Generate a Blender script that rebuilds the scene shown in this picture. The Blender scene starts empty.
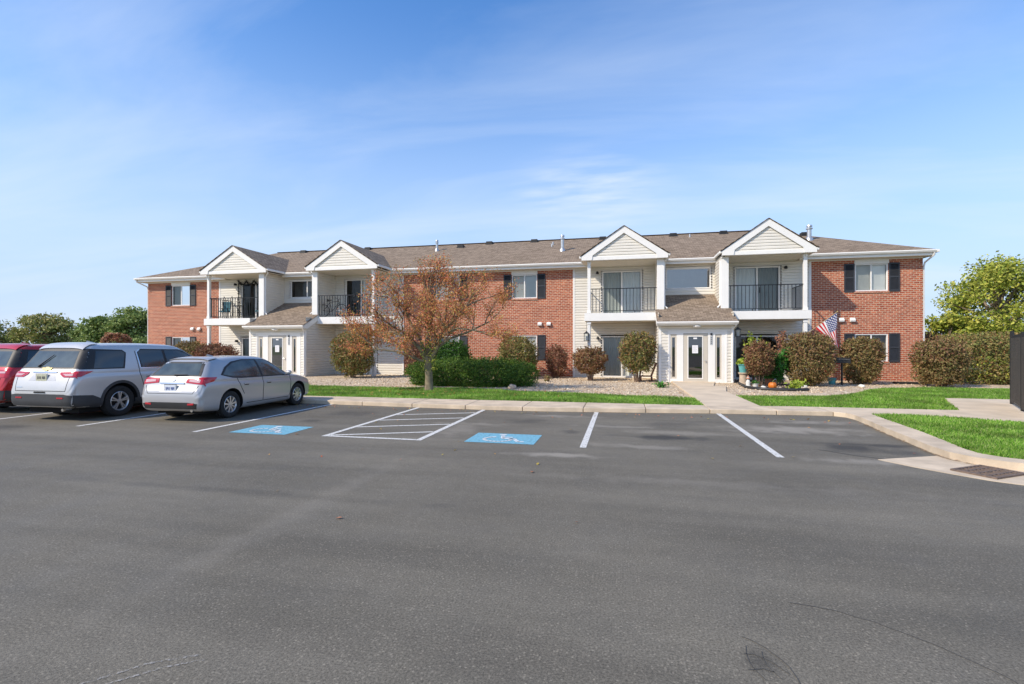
import bpy, bmesh, math, random
import numpy as np
from math import radians as R, sin, cos, pi, sqrt, floor
from mathutils import Vector, Matrix, noise
from mathutils.bvhtree import BVHTree
random.seed(7)
scene = bpy.context.scene
COL = scene.collection

# ------------------------------------------------------------------ camera, sky, sun, exposure
cam = bpy.data.cameras.new('camera'); camo = bpy.data.objects.new('camera', cam); COL.objects.link(camo)
cam.sensor_width = 36; cam.lens = 36*497/1024; cam.shift_y = 4/1024
cam.clip_end = 3000; cam.clip_start = .05
camo.location = (0, 0, 1.57); camo.rotation_euler = (R(90), 0, math.atan(110/497))
scene.camera = camo
scene.render.resolution_x = 1024; scene.render.resolution_y = 684
scene.view_settings.view_transform = 'Standard'; scene.view_settings.look = 'None'
scene.view_settings.exposure = 0.74; scene.view_settings.gamma = 1.0
SUNV = Vector((-2.0, -1.78, 2.15)).normalized()
elev = math.asin(SUNV.z); azim = math.atan2(SUNV.x, SUNV.y)
sl = bpy.data.lights.new('sun', 'SUN'); slo = bpy.data.objects.new('sun', sl); COL.objects.link(slo)
sl.energy = 2.8; sl.angle = R(.6); sl.color = (1.0, .885, .72)
slo.rotation_euler = SUNV.to_track_quat('Z', 'Y').to_euler(); slo.location = (-20, -20, 30)
world = bpy.data.worlds.new('World'); scene.world = world; world.use_nodes = True
def make_world():
    nt = world.node_tree; N = nt.nodes; L = nt.links; N.clear()
    out = N.new('ShaderNodeOutputWorld'); bg = N.new('ShaderNodeBackground')
    sky = N.new('ShaderNodeTexSky'); sky.sky_type = 'NISHITA'; sky.sun_disc = False
    sky.sun_elevation = elev; sky.sun_rotation = azim
    sky.altitude = 200; sky.air_density = 1.0; sky.dust_density = 0.35; sky.ozone_density = 3.0
    bg.inputs['Strength'].default_value = 0.15
    tc = N.new('ShaderNodeTexCoord')
    sep = N.new('ShaderNodeSeparateXYZ'); L.new(tc.outputs['Generated'], sep.inputs[0])
    # cloud layer on a plane high overhead: direction / (z + .12)
    zz = N.new('ShaderNodeMath'); zz.operation = 'ADD'; L.new(sep.outputs['Z'], zz.inputs[0]); zz.inputs[1].default_value = .16
    zm = N.new('ShaderNodeMath'); zm.operation = 'MAXIMUM'; L.new(zz.outputs[0], zm.inputs[0]); zm.inputs[1].default_value = .05
    dv = N.new('ShaderNodeVectorMath'); dv.operation = 'DIVIDE'; L.new(tc.outputs['Generated'], dv.inputs[0])
    cmb = N.new('ShaderNodeCombineXYZ')
    for i in range(3): L.new(zm.outputs[0], cmb.inputs[i])
    L.new(cmb.outputs[0], dv.inputs[1])
    mp = N.new('ShaderNodeMapping'); L.new(dv.outputs[0], mp.inputs[0])
    mp.inputs['Rotation'].default_value = (0, 0, R(-28)); mp.inputs['Scale'].default_value = (.55, 1.7, 0.0)
    mp.inputs['Location'].default_value = (3.1, 1.4, 0)
    n1 = N.new('ShaderNodeTexNoise'); n1.inputs['Scale'].default_value = 1.1; n1.inputs['Detail'].default_value = 7; n1.inputs['Roughness'].default_value = .55
    n1.inputs['Distortion'].default_value = .5
    L.new(mp.outputs[0], n1.inputs['Vector'])
    r1 = N.new('ShaderNodeValToRGB'); L.new(n1.outputs['Fac'], r1.inputs[0])
    r1.color_ramp.elements[0].position = .43; r1.color_ramp.elements[1].position = .86
    r1.color_ramp.elements[0].color = (0, 0, 0, 1); r1.color_ramp.elements[1].color = (.55, .55, .55, 1)
    # one brighter cirrus patch
    dirv = Vector((.10-.22*0, 1, .31)).normalized()
    a = 590-512; dx = a*.9764-497*.2161; dy = a*.2161+497*.9764; dz = 346-192
    dirv = Vector((dx, dy, dz)).normalized()
    vs = N.new('ShaderNodeVectorMath'); vs.operation = 'SUBTRACT'; L.new(tc.outputs['Generated'], vs.inputs[0]); vs.inputs[1].default_value = dirv
    m2 = N.new('ShaderNodeMapping'); m2.inputs['Scale'].default_value = (6.0, 6.0, 12.0); L.new(vs.outputs[0], m2.inputs[0])
    ln = N.new('ShaderNodeVectorMath'); ln.operation = 'LENGTH'; L.new(m2.outputs[0], ln.inputs[0])
    mr = N.new('ShaderNodeMapRange'); mr.interpolation_type = 'SMOOTHSTEP'; L.new(ln.outputs['Value'], mr.inputs['Value'])
    mr.inputs['From Min'].default_value = 0; mr.inputs['From Max'].default_value = 1.25; mr.inputs['To Min'].default_value = 1; mr.inputs['To Max'].default_value = 0
    n2 = N.new('ShaderNodeTexNoise'); n2.inputs['Scale'].default_value = 5.5; n2.inputs['Detail'].default_value = 6; L.new(mp.outputs[0], n2.inputs['Vector'])
    r2 = N.new('ShaderNodeMapRange'); L.new(n2.outputs['Fac'], r2.inputs['Value']); r2.inputs['From Min'].default_value = .36; r2.inputs['From Max'].default_value = .72
    mu = N.new('ShaderNodeMath'); mu.operation = 'MULTIPLY'; L.new(mr.outputs[0], mu.inputs[0]); L.new(r2.outputs[0], mu.inputs[1])
    mu2 = N.new('ShaderNodeMath'); mu2.operation = 'MULTIPLY'; L.new(mu.outputs[0], mu2.inputs[0]); mu2.inputs[1].default_value = .8
    ad = N.new('ShaderNodeMath'); ad.operation = 'ADD'; ad.use_clamp = True; L.new(r1.outputs[0], ad.inputs[0]); L.new(mu2.outputs[0], ad.inputs[1])
    # low haze band whitening towards the horizon
    hb = N.new('ShaderNodeMapRange'); L.new(sep.outputs['Z'], hb.inputs['Value']); hb.interpolation_type = 'SMOOTHSTEP'
    hb.inputs['From Min'].default_value = 0; hb.inputs['From Max'].default_value = .60; hb.inputs['To Min'].default_value = .95; hb.inputs['To Max'].default_value = 0
    hsv = N.new('ShaderNodeHueSaturation'); hsv.inputs['Hue'].default_value = .504; hsv.inputs['Saturation'].default_value = 1.22; hsv.inputs['Value'].default_value = 1.02; L.new(sky.outputs[0], hsv.inputs['Color'])
    hz = N.new('ShaderNodeMix'); hz.data_type = 'RGBA'; L.new(hb.outputs[0], hz.inputs[0]); L.new(hsv.outputs[0], hz.inputs[6]); hz.inputs[7].default_value = (2.35, 2.95, 3.95, 1)
    mx = N.new('ShaderNodeMix'); mx.data_type = 'RGBA'; L.new(ad.outputs[0], mx.inputs[0]); L.new(hz.outputs[2], mx.inputs[6]); mx.inputs[7].default_value = (3.3, 3.7, 4.35, 1)
    L.new(mx.outputs[2], bg.inputs['Color']); L.new(bg.outputs[0], out.inputs[0])
make_world()

# ------------------------------------------------------------------ materials
def mat(name, color, rough=.6, metal=0.0, var=0.0, vscale=3.0, bump=0.0, bscale=40.0, spec=.5, coat=0.0, detail=4, color2=None):
    m = bpy.data.materials.new(name); m.use_nodes = True
    nt = m.node_tree; N = nt.nodes; L = nt.links; b = N['Principled BSDF']
    b.inputs['Roughness'].default_value = rough; b.inputs['Metallic'].default_value = metal
    b.inputs['Specular IOR Level'].default_value = spec; b.inputs['Coat Weight'].default_value = coat; b.inputs['Coat Roughness'].default_value = .04
    g = N.new('ShaderNodeNewGeometry')
    c = (*color, 1)
    n = N.new('ShaderNodeTexNoise'); n.inputs['Scale'].default_value = vscale; n.inputs['Detail'].default_value = detail; L.new(g.outputs['Position'], n.inputs['Vector'])
    mx = N.new('ShaderNodeMix'); mx.data_type = 'RGBA'
    mr = N.new('ShaderNodeMapRange'); L.new(n.outputs['Fac'], mr.inputs['Value']); mr.inputs['From Min'].default_value = .3; mr.inputs['From Max'].default_value = .7
    L.new(mr.outputs[0], mx.inputs[0])
    if color2 is None:
        mx.inputs[6].default_value = tuple(v*(1-var) for v in color)+(1,); mx.inputs[7].default_value = tuple(min(1, v*(1+var)) for v in color)+(1,)
    else:
        mx.inputs[6].default_value = c; mx.inputs[7].default_value = (*color2, 1)
    L.new(mx.outputs[2], b.inputs['Base Color'])
    if bump:
        n2 = N.new('ShaderNodeTexNoise'); n2.inputs['Scale'].default_value = bscale; n2.inputs['Detail'].default_value = 3; L.new(g.outputs['Position'], n2.inputs['Vector'])
        bp = N.new('ShaderNodeBump'); bp.inputs['Strength'].default_value = bump; bp.inputs['Distance'].default_value = .01
        L.new(n2.outputs['Fac'], bp.inputs['Height']); L.new(bp.outputs[0], b.inputs['Normal'])
    return m
def nd(nt, t, **kw):
    n = nt.nodes.new(t)
    for k, v in kw.items(): setattr(n, k, v)
    return n
def brick_mat():
    m = bpy.data.materials.new('brick'); m.use_nodes = True; nt = m.node_tree; L = nt.links; b = nt.nodes['Principled BSDF']
    b.inputs['Roughness'].default_value = .85
    g = nd(nt, 'ShaderNodeNewGeometry'); s = nd(nt, 'ShaderNodeSeparateXYZ'); L.new(g.outputs['Position'], s.inputs[0])
    a = nd(nt, 'ShaderNodeMath', operation='ADD'); L.new(s.outputs[0], a.inputs[0]); L.new(s.outputs[1], a.inputs[1])
    c = nd(nt, 'ShaderNodeCombineXYZ'); L.new(a.outputs[0], c.inputs[0]); L.new(s.outputs[2], c.inputs[1])
    t = nd(nt, 'ShaderNodeTexBrick'); L.new(c.outputs[0], t.inputs['Vector'])
    t.inputs['Color1'].default_value = (.32, .066, .030, 1); t.inputs['Color2'].default_value = (.50, .148, .070, 1); t.inputs['Mortar'].default_value = (.56, .45, .33, 1)
    t.inputs['Scale'].default_value = 1; t.inputs['Brick Width'].default_value = .215; t.inputs['Row Height'].default_value = .083
    t.inputs['Mortar Size'].default_value = .0095; t.inputs['Mortar Smooth'].default_value = .2; t.inputs['Bias'].default_value = -.15
    n = nd(nt, 'ShaderNodeTexNoise'); n.inputs['Scale'].default_value = 1.3; n.inputs['Detail'].default_value = 5; L.new(g.outputs['Position'], n.inputs['Vector'])
    r = nd(nt, 'ShaderNodeMapRange'); L.new(n.outputs['Fac'], r.inputs['Value']); r.inputs['To Min'].default_value = .85; r.inputs['To Max'].default_value = 1.15
    n3 = nd(nt, 'ShaderNodeTexNoise'); n3.inputs['Scale'].default_value = 14; n3.inputs['Detail'].default_value = 3; L.new(g.outputs['Position'], n3.inputs['Vector'])
    r3 = nd(nt, 'ShaderNodeMapRange'); L.new(n3.outputs['Fac'], r3.inputs['Value']); r3.inputs['From Min'].default_value = .3; r3.inputs['From Max'].default_value = .7; r3.inputs['To Min'].default_value = .82; r3.inputs['To Max'].default_value = 1.2
    mm = nd(nt, 'ShaderNodeMath', operation='MULTIPLY'); L.new(r.outputs[0], mm.inputs[0]); L.new(r3.outputs[0], mm.inputs[1])
    v = nd(nt, 'ShaderNodeVectorMath', operation='SCALE'); L.new(t.outputs['Color'], v.inputs[0]); L.new(mm.outputs[0], v.inputs['Scale'])
    L.new(v.outputs[0], b.inputs['Base Color'])
    bp = nd(nt, 'ShaderNodeBump', invert=True); bp.inputs['Strength'].default_value = .7; bp.inputs['Distance'].default_value = .008; L.new(t.outputs['Fac'], bp.inputs['Height']); L.new(bp.outputs[0], b.inputs['Normal'])
    return m
def shingle_mat():
    m = bpy.data.materials.new('shingles'); m.use_nodes = True; nt = m.node_tree; L = nt.links; b = nt.nodes['Principled BSDF']
    b.inputs['Roughness'].default_value = .95; b.inputs['Specular IOR Level'].default_value = .2
    tc = nd(nt, 'ShaderNodeTexCoord')
    t = nd(nt, 'ShaderNodeTexBrick'); L.new(tc.outputs['UV'], t.inputs['Vector'])
    t.inputs['Color1'].default_value = (.20, .152, .108, 1); t.inputs['Color2'].default_value = (.31, .24, .175, 1); t.inputs['Mortar'].default_value = (.07, .05, .04, 1)
    t.inputs['Scale'].default_value = 1; t.inputs['Brick Width'].default_value = .24; t.inputs['Row Height'].default_value = .14
    t.inputs['Mortar Size'].default_value = .006; t.inputs['Bias'].default_value = 0
    g = nd(nt, 'ShaderNodeNewGeometry')
    n = nd(nt, 'ShaderNodeTexNoise'); n.inputs['Scale'].default_value = 9; n.inputs['Detail'].default_value = 6; n.inputs['Roughness'].default_value = .8; L.new(g.outputs['Position'], n.inputs['Vector'])
    r = nd(nt, 'ShaderNodeMapRange'); L.new(n.outputs['Fac'], r.inputs['Value']); r.inputs['From Min'].default_value = .3; r.inputs['From Max'].default_value = .7; r.inputs['To Min'].default_value = .68; r.inputs['To Max'].default_value = 1.32
    v = nd(nt, 'ShaderNodeVectorMath', operation='SCALE'); L.new(t.outputs['Color'], v.inputs[0]); L.new(r.outputs[0], v.inputs['Scale'])
    L.new(v.outputs[0], b.inputs['Base Color'])
    bp = nd(nt, 'ShaderNodeBump', invert=True); bp.inputs['Strength'].default_value = .5; bp.inputs['Distance'].default_value = .01; L.new(t.outputs['Fac'], bp.inputs['Height']); L.new(bp.outputs[0], b.inputs['Normal'])
    return m
def glass_mat(name, tint=(.75, .8, .8), gloss=.12, rough=.02):
    m = bpy.data.materials.new(name); m.use_nodes = True; nt = m.node_tree; nt.nodes.clear(); L = nt.links
    o = nd(nt, 'ShaderNodeOutputMaterial'); t = nd(nt, 'ShaderNodeBsdfTransparent'); t.inputs[0].default_value = (*tint, 1)
    gl = nd(nt, 'ShaderNodeBsdfGlossy'); gl.inputs['Roughness'].default_value = rough
    lw = nd(nt, 'ShaderNodeFresnel'); lw.inputs['IOR'].default_value = 1.5
    ma = nd(nt, 'ShaderNodeMath', operation='ADD', use_clamp=True); L.new(lw.outputs[0], ma.inputs[0]); ma.inputs[1].default_value = gloss
    mx = nd(nt, 'ShaderNodeMixShader'); L.new(ma.outputs[0], mx.inputs[0]); L.new(t.outputs[0], mx.inputs[1]); L.new(gl.outputs[0], mx.inputs[2]); L.new(mx.outputs[0], o.inputs[0])
    return m
def leaf_mat(name, colors, trans=.25, ns=2.2, lo=.75, hi=1.25):
    """colour per leaf from a ramp; slightly translucent"""
    m = bpy.data.materials.new(name); m.use_nodes = True; nt = m.node_tree; L = nt.links; b = nt.nodes['Principled BSDF']; out = nt.nodes['Material Output']
    g = nd(nt, 'ShaderNodeNewGeometry'); cr = nd(nt, 'ShaderNodeValToRGB'); L.new(g.outputs['Random Per Island'], cr.inputs[0])
    e = cr.color_ramp.elements; cr.color_ramp.interpolation = 'LINEAR'
    n = len(colors)
    while len(e) < n: e.new(.5)
    for i, c in enumerate(colors): e[i].position = i/(n-1); e[i].color = (*c, 1)
    nn = nd(nt, 'ShaderNodeTexNoise'); nn.inputs['Scale'].default_value = ns; nn.inputs['Detail'].default_value = 2; L.new(g.outputs['Position'], nn.inputs['Vector'])
    r = nd(nt, 'ShaderNodeMapRange'); L.new(nn.outputs['Fac'], r.inputs['Value']); r.inputs['From Min'].default_value = .3; r.inputs['From Max'].default_value = .7; r.inputs['To Min'].default_value = lo; r.inputs['To Max'].default_value = hi
    v = nd(nt, 'ShaderNodeVectorMath', operation='SCALE'); L.new(cr.outputs[0], v.inputs[0]); L.new(r.outputs[0], v.inputs['Scale'])
    L.new(v.outputs[0], b.inputs['Base Color']); b.inputs['Roughness'].default_value = .6; b.inputs['Specular IOR Level'].default_value = .3
    tr = nd(nt, 'ShaderNodeBsdfTranslucent'); L.new(v.outputs[0], tr.inputs[0])
    mx = nd(nt, 'ShaderNodeMixShader'); mx.inputs[0].default_value = trans; L.new(b.outputs[0], mx.inputs[1]); L.new(tr.outputs[0], mx.inputs[2]); L.new(mx.outputs[0], out.inputs[0])
    return m
def blob_field(nt, pos, blobs, nscale=2.0):
    """soft irregular stains at real places on the ground"""
    L = nt.links; acc = None
    nz = nd(nt, 'ShaderNodeTexNoise'); nz.inputs['Scale'].default_value = nscale; nz.inputs['Detail'].default_value = 5; L.new(pos, nz.inputs['Vector'])
    for (x, y, rx, ry, a) in blobs:
        s = nd(nt, 'ShaderNodeVectorMath', operation='SUBTRACT'); L.new(pos, s.inputs[0]); s.inputs[1].default_value = (x, y, 0)
        m = nd(nt, 'ShaderNodeVectorMath', operation='MULTIPLY'); L.new(s.outputs[0], m.inputs[0]); m.inputs[1].default_value = (1/rx, 1/ry, 0)
        l = nd(nt, 'ShaderNodeVectorMath', operation='LENGTH'); L.new(m.outputs[0], l.inputs[0])
        ad = nd(nt, 'ShaderNodeMath', operation='ADD'); L.new(l.outputs['Value'], ad.inputs[0]); 
        nm = nd(nt, 'ShaderNodeMath', operation='MULTIPLY_ADD'); L.new(nz.outputs['Fac'], nm.inputs[0]); nm.inputs[1].default_value = 2.4; nm.inputs[2].default_value = -1.2
        L.new(nm.outputs[0], ad.inputs[1])
        mr = nd(nt, 'ShaderNodeMapRange', interpolation_type='SMOOTHSTEP'); L.new(ad.outputs[0], mr.inputs['Value']); mr.inputs['From Min'].default_value = .1; mr.inputs['From Max'].default_value = 1.25; mr.inputs['To Min'].default_value = a; mr.inputs['To Max'].default_value = 0
        if acc is None: acc = mr.outputs[0]
        else:
            mm = nd(nt, 'ShaderNodeMath', operation='MAXIMUM'); L.new(acc, mm.inputs[0]); L.new(mr.outputs[0], mm.inputs[1]); acc = mm.outputs[0]
    return acc
def asphalt_mat():
    m = bpy.data.materials.new('asphalt'); m.use_nodes = True; nt = m.node_tree; L = nt.links; b = nt.nodes['Principled BSDF']
    b.inputs['Specular IOR Level'].default_value = .35
    g = nd(nt, 'ShaderNodeNewGeometry'); P = g.outputs['Position']
    def noise_(s, d=4, r=.5, sc=None):
        n = nd(nt, 'ShaderNodeTexNoise'); n.inputs['Scale'].default_value = s; n.inputs['Detail'].default_value = d; n.inputs['Roughness'].default_value = r
        if sc:
            mp = nd(nt, 'ShaderNodeMapping'); mp.inputs['Scale'].default_value = sc; mp.inputs['Rotation'].default_value = (0, 0, R(6)); L.new(P, mp.inputs[0]); L.new(mp.outputs[0], n.inputs['Vector'])
        else: L.new(P, n.inputs['Vector'])
        return n.outputs['Fac']
    def rng(o, a, b_, c, d):
        r = nd(nt, 'ShaderNodeMapRange'); L.new(o, r.inputs['Value']); r.inputs['From Min'].default_value = a; r.inputs['From Max'].default_value = b_; r.inputs['To Min'].default_value = c; r.inputs['To Max'].default_value = d; return r.outputs[0]
    def mul(a, b_):
        r = nd(nt, 'ShaderNodeMath', operation='MULTIPLY'); L.new(a, r.inputs[0]); L.new(b_, r.inputs[1]); return r.outputs[0]
    big = rng(noise_(.45, 5), .3, .7, .86, 1.14); streak = rng(noise_(1.0, 5, .6, (.16, 1.3, 1)), .3, .7, .80, 1.2); med = rng(noise_(7, 4, .7), .3, .7, .93, 1.07); fine = rng(noise_(75, 3, .8), .3, .7, .45, 1.55)
    k = mul(mul(big, streak), mul(med, fine))
    base = nd(nt, 'ShaderNodeVectorMath', operation='SCALE'); base.inputs[0].default_value = (.141, .127, .099); L.new(k, base.inputs['Scale'])
    vo = nd(nt, 'ShaderNodeTexVoronoi'); vo.inputs['Scale'].default_value = 62; L.new(P, vo.inputs['Vector'])
    sx = nd(nt, 'ShaderNodeSeparateColor'); L.new(vo.outputs['Color'], sx.inputs[0])
    cover = rng(noise_(1.1, 4), .35, .7, .84, .60)
    gt = nd(nt, 'ShaderNodeMath', operation='GREATER_THAN'); L.new(sx.outputs[0], gt.inputs[0]); L.new(cover, gt.inputs[1])
    ds = rng(vo.outputs['Distance'], .25, .5, 1, 0)
    sp = mul(gt.outputs[0], ds); spb = rng(sx.outputs[1], 0, 1, .1, .52); sp = mul(sp, spb)
    mx = nd(nt, 'ShaderNodeMix', data_type='RGBA'); L.new(sp, mx.inputs[0]); L.new(base.outputs[0], mx.inputs[6]); mx.inputs[7].default_value = (.36, .32, .25, 1)
    dark = blob_field(nt, P, [(.75, 8.9, .75, .28, .75), (3.6, 8.6, .55, .5, .75), (3.9, 8.9, .9, .18, .65), (-6.2, 10.6, .6, .5, .4), (-1.9, 10.2, .5, .4, .45), (-6.3, 9.3, .3, .25, .5), (-.9, 9.1, .22, .2, .4), (-11.6, 7.3, .5, .3, .5), (1.0, 10.4, .7, .3, .35), (-4.2, 4.6, 2.4, .1, .22), (.67, 2.68, .12, .14, .45)])
    mx2 = nd(nt, 'ShaderNodeMix', data_type='RGBA'); L.new(dark, mx2.inputs[0]); L.new(mx.outputs[2], mx2.inputs[6]); mx2.inputs[7].default_value = (.028, .027, .026, 1)
    light = blob_field(nt, P, [(3.1, 10.2, 1.3, .45, .6), (3.9, 11.3, .9, .3, .5), (-.95, 7.15, .8, .16, .65), (-3.0, 9.0, .4, .9, .3), (.2, 8.0, .9, .18, .4), (-1.3, 11.1, .8, .2, .5), (3.3, 7.6, .9, .2, .5), (-2.9, 9.6, .9, .2, .35), (1.0, 9.4, 1.2, .25, .3), (-.2, 9.9, .9, .15, .4), (-3.0, 4.0, .2, 2.4, .12), (1.0, 6.0, 2.0, .2, .16)], 3.1)
    mx3 = nd(nt, 'ShaderNodeMix', data_type='RGBA'); L.new(light, mx3.inputs[0]); L.new(mx2.outputs[2], mx3.inputs[6]); mx3.inputs[7].default_value = (.34, .31, .26, 1)
    L.new(mx3.outputs[2], b.inputs['Base Color'])
    L.new(rng(noise_(2, 3), .3, .7, .72, .9), b.inputs['Roughness'])
    bp = nd(nt, 'ShaderNodeBump'); bp.inputs['Strength'].default_value = .55; bp.inputs['Distance'].default_value = .004; L.new(noise_(160, 2), bp.inputs['Height']); L.new(bp.outputs[0], b.inputs['Normal'])
    return m
def worn_paint(name, color, cover=.5, scale=18):
    """road paint with asphalt showing through worn spots"""
    m = bpy.data.materials.new(name); m.use_nodes = True; nt = m.node_tree; L = nt.links; b = nt.nodes['Principled BSDF']; out = nt.nodes['Material Output']
    b.inputs['Base Color'].default_value = (*color, 1); b.inputs['Roughness'].default_value = .7
    g = nd(nt, 'ShaderNodeNewGeometry'); n = nd(nt, 'ShaderNodeTexNoise'); n.inputs['Scale'].default_value = scale; n.inputs['Detail'].default_value = 6; n.inputs['Roughness'].default_value = .7; L.new(g.outputs['Position'], n.inputs['Vector'])
    r = nd(nt, 'ShaderNodeMapRange'); L.new(n.outputs['Fac'], r.inputs['Value']); r.inputs['From Min'].default_value = cover-.06; r.inputs['From Max'].default_value = cover+.12
    t = nd(nt, 'ShaderNodeBsdfTransparent'); mx = nd(nt, 'ShaderNodeMixShader'); L.new(r.outputs[0], mx.inputs[0]); L.new(t.outputs[0], mx.inputs[1]); L.new(b.outputs[0], mx.inputs[2]); L.new(mx.outputs[0], out.inputs[0])
    return m
def gravel_mat():
    m = bpy.data.materials.new('river_gravel'); m.use_nodes = True; nt = m.node_tree; L = nt.links; b = nt.nodes['Principled BSDF']; b.inputs['Roughness'].default_value = .9
    g = nd(nt, 'ShaderNodeNewGeometry'); v = nd(nt, 'ShaderNodeTexVoronoi'); v.inputs['Scale'].default_value = 17; L.new(g.outputs['Position'], v.inputs['Vector'])
    s = nd(nt, 'ShaderNodeSeparateColor'); L.new(v.outputs['Color'], s.inputs[0]); cr = nd(nt, 'ShaderNodeValToRGB'); L.new(s.outputs[0], cr.inputs[0])
    e = cr.color_ramp.elements
    for i in range(3): e.new(.5)
    for i, (p, c) in enumerate([(0, (.28, .20, .13)), (.25, (.46, .34, .22)), (.55, (.58, .45, .30)), (.8, (.65, .53, .38)), (1, (.74, .65, .51))]): e[i].position = p; e[i].color = (*c, 1)
    L.new(cr.outputs[0], b.inputs['Base Color'])
    bp = nd(nt, 'ShaderNodeBump', invert=True); bp.inputs['Strength'].default_value = 1; bp.inputs['Distance'].default_value = .03; L.new(v.outputs['Distance'], bp.inputs['Height']); L.new(bp.outputs[0], b.inputs['Normal'])
    return m
def flag_mat():
    m = bpy.data.materials.new('flag_cloth'); m.use_nodes = True; nt = m.node_tree; L = nt.links; b = nt.nodes['Principled BSDF']; out = nt.nodes['Material Output']; b.inputs['Roughness'].default_value = .8
    tc = nd(nt, 'ShaderNodeTexCoord'); s = nd(nt, 'ShaderNodeSeparateXYZ'); L.new(tc.outputs['UV'], s.inputs[0])
    def mth(op, a, bb=None, c=None):
        n = nd(nt, 'ShaderNodeMath', operation=op)
        for i, x in enumerate((a, bb, c)):
            if x is None: continue
            if isinstance(x, (int, float)): n.inputs[i].default_value = x
            else: L.new(x, n.inputs[i])
        return n.outputs[0]
    U, V = s.outputs[0], s.outputs[1]
    st = mth('MODULO', mth('FLOOR', mth('MULTIPLY', V, 13)), 2)      # 0 -> red
    mx = nd(nt, 'ShaderNodeMix', data_type='RGBA'); L.new(st, mx.inputs[0]); mx.inputs[6].default_value = (.55, .02, .03, 1); mx.inputs[7].default_value = (.8, .8, .8, 1)
    can = mth('MULTIPLY', mth('LESS_THAN', U, .4), mth('GREATER_THAN', V, 6/13))
    uu = mth('MULTIPLY', U, 5.5/.4*1.0); vv = mth('MULTIPLY', mth('SUBTRACT', V, 6/13), 4.5/(7/13))
    def dot(ou, ov):
        a = mth('SUBTRACT', mth('FRACT', mth('ADD', uu, ou)), .5); c = mth('SUBTRACT', mth('FRACT', mth('ADD', vv, ov)), .5)
        return mth('LESS_THAN', mth('ADD', mth('MULTIPLY', a, a), mth('MULTIPLY', c, c)), .05)
    star = mth('MAXIMUM', dot(0, 0), dot(.5, .5))
    mc = nd(nt, 'ShaderNodeMix', data_type='RGBA'); L.new(star, mc.inputs[0]); mc.inputs[6].default_value = (.03, .05, .20, 1); mc.inputs[7].default_value = (.8, .8, .8, 1)
    m3 = nd(nt, 'ShaderNodeMix', data_type='RGBA'); L.new(can, m3.inputs[0]); L.new(mx.outputs[2], m3.inputs[6]); L.new(mc.outputs[2], m3.inputs[7]); L.new(m3.outputs[2], b.inputs['Base Color'])
    tr = nd(nt, 'ShaderNodeBsdfTranslucent'); L.new(m3.outputs[2], tr.inputs[0]); ms = nd(nt, 'ShaderNodeMixShader'); ms.inputs[0].default_value = .3
    L.new(b.outputs[0], ms.inputs[1]); L.new(tr.outputs[0], ms.inputs[2]); L.new(ms.outputs[0], out.inputs[0])
    return m

M = {}
M['brick'] = brick_mat(); M['shingle'] = shingle_mat(); M['asphalt'] = asphalt_mat(); M['gravel'] = gravel_mat(); M['flag'] = flag_mat()
M['siding'] = mat('vinyl_siding', (.72, .685, .61), .55, var=.04, vscale=2)
M['white'] = mat('white_trim', (.80, .785, .75), .5, var=.03)
M['soffit'] = mat('soffit_panel', (.66, .59, .47), .6, var=.03)
M['shutter'] = mat('shutter_paint', (.035, .038, .045), .5, var=.1)
M['rail'] = mat('railing_metal', (.018, .018, .02), .4, var=.1, metal=.3)
M['blind'] = mat('blind_slats', (.84, .84, .80), .7, var=.04)
M['blindgrey'] = mat('grey_blind', (.52, .55, .52), .7, var=.06)
M['dark'] = mat('dark_room', (.02, .02, .022), .8, var=.2)
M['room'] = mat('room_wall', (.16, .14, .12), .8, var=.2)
M['glass'] = glass_mat('window_glass', (.94, .96, .95), .03)
M['glassdark'] = glass_mat('tinted_glass', (.35, .38, .4), .16)
M['doorpaint'] = mat('door_paint', (.56, .51, .43), .45, var=.03)
M['conc'] = mat('concrete', (.60, .49, .355), .9, var=.13, vscale=1.6, bump=.25, bscale=60, detail=8)
M['curb'] = mat('curb_concrete', (.56, .455, .33), .9, var=.2, vscale=2.6, bump=.4, bscale=40, detail=9)
M['joint'] = mat('joint_dirt', (.14, .12, .09), .95, var=.2)
M['lawnsoil'] = mat('lawn_soil', (.08, .17, .015), .95, var=.3, vscale=3, color2=(.19, .33, .04))
M['field'] = mat('far_grass', (.07, .12, .03), .95, vscale=.3, color2=(.11, .14, .05))
M['line'] = worn_paint('line_paint', (.66, .65, .61), .36, 26)
M['oldline'] = worn_paint('old_line_paint', (.36, .34, .31), .52, 60)
M['blue'] = worn_paint('blue_paint', (.17, .41, .52), .34, 20)
M['symbol'] = worn_paint('symbol_paint', (.68, .71, .72), .37, 16)
M['grit'] = worn_paint('sandy_grit', (.30, .22, .14), .50, 9)
M['crack'] = mat('crack_tar', (.075, .071, .062), .8, var=.2)
M['bark'] = mat('bark', (.20, .15, .11), .9, vscale=14, color2=(.30, .24, .17), bump=.6, bscale=50)
M['barklichen'] = mat('bark_lichen', (.13, .10, .07), .9, vscale=9, color2=(.28, .235, .14), bump=.6, bscale=60)
M['twig'] = mat('twig', (.19, .125, .085), .9, var=.2, vscale=10)
M['metal'] = mat('galvanised', (.55, .55, .54), .35, metal=.7, var=.1, vscale=10)
M['blackplastic'] = mat('black_plastic', (.02, .02, .02), .55, var=.2)
M['iron'] = mat('rusty_iron', (.10, .075, .06), .8, vscale=30, color2=(.20, .14, .105), bump=.4, bscale=90)
M['lampglass'] = mat('lamp_glass', (.7, .7, .68), .25)

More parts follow.
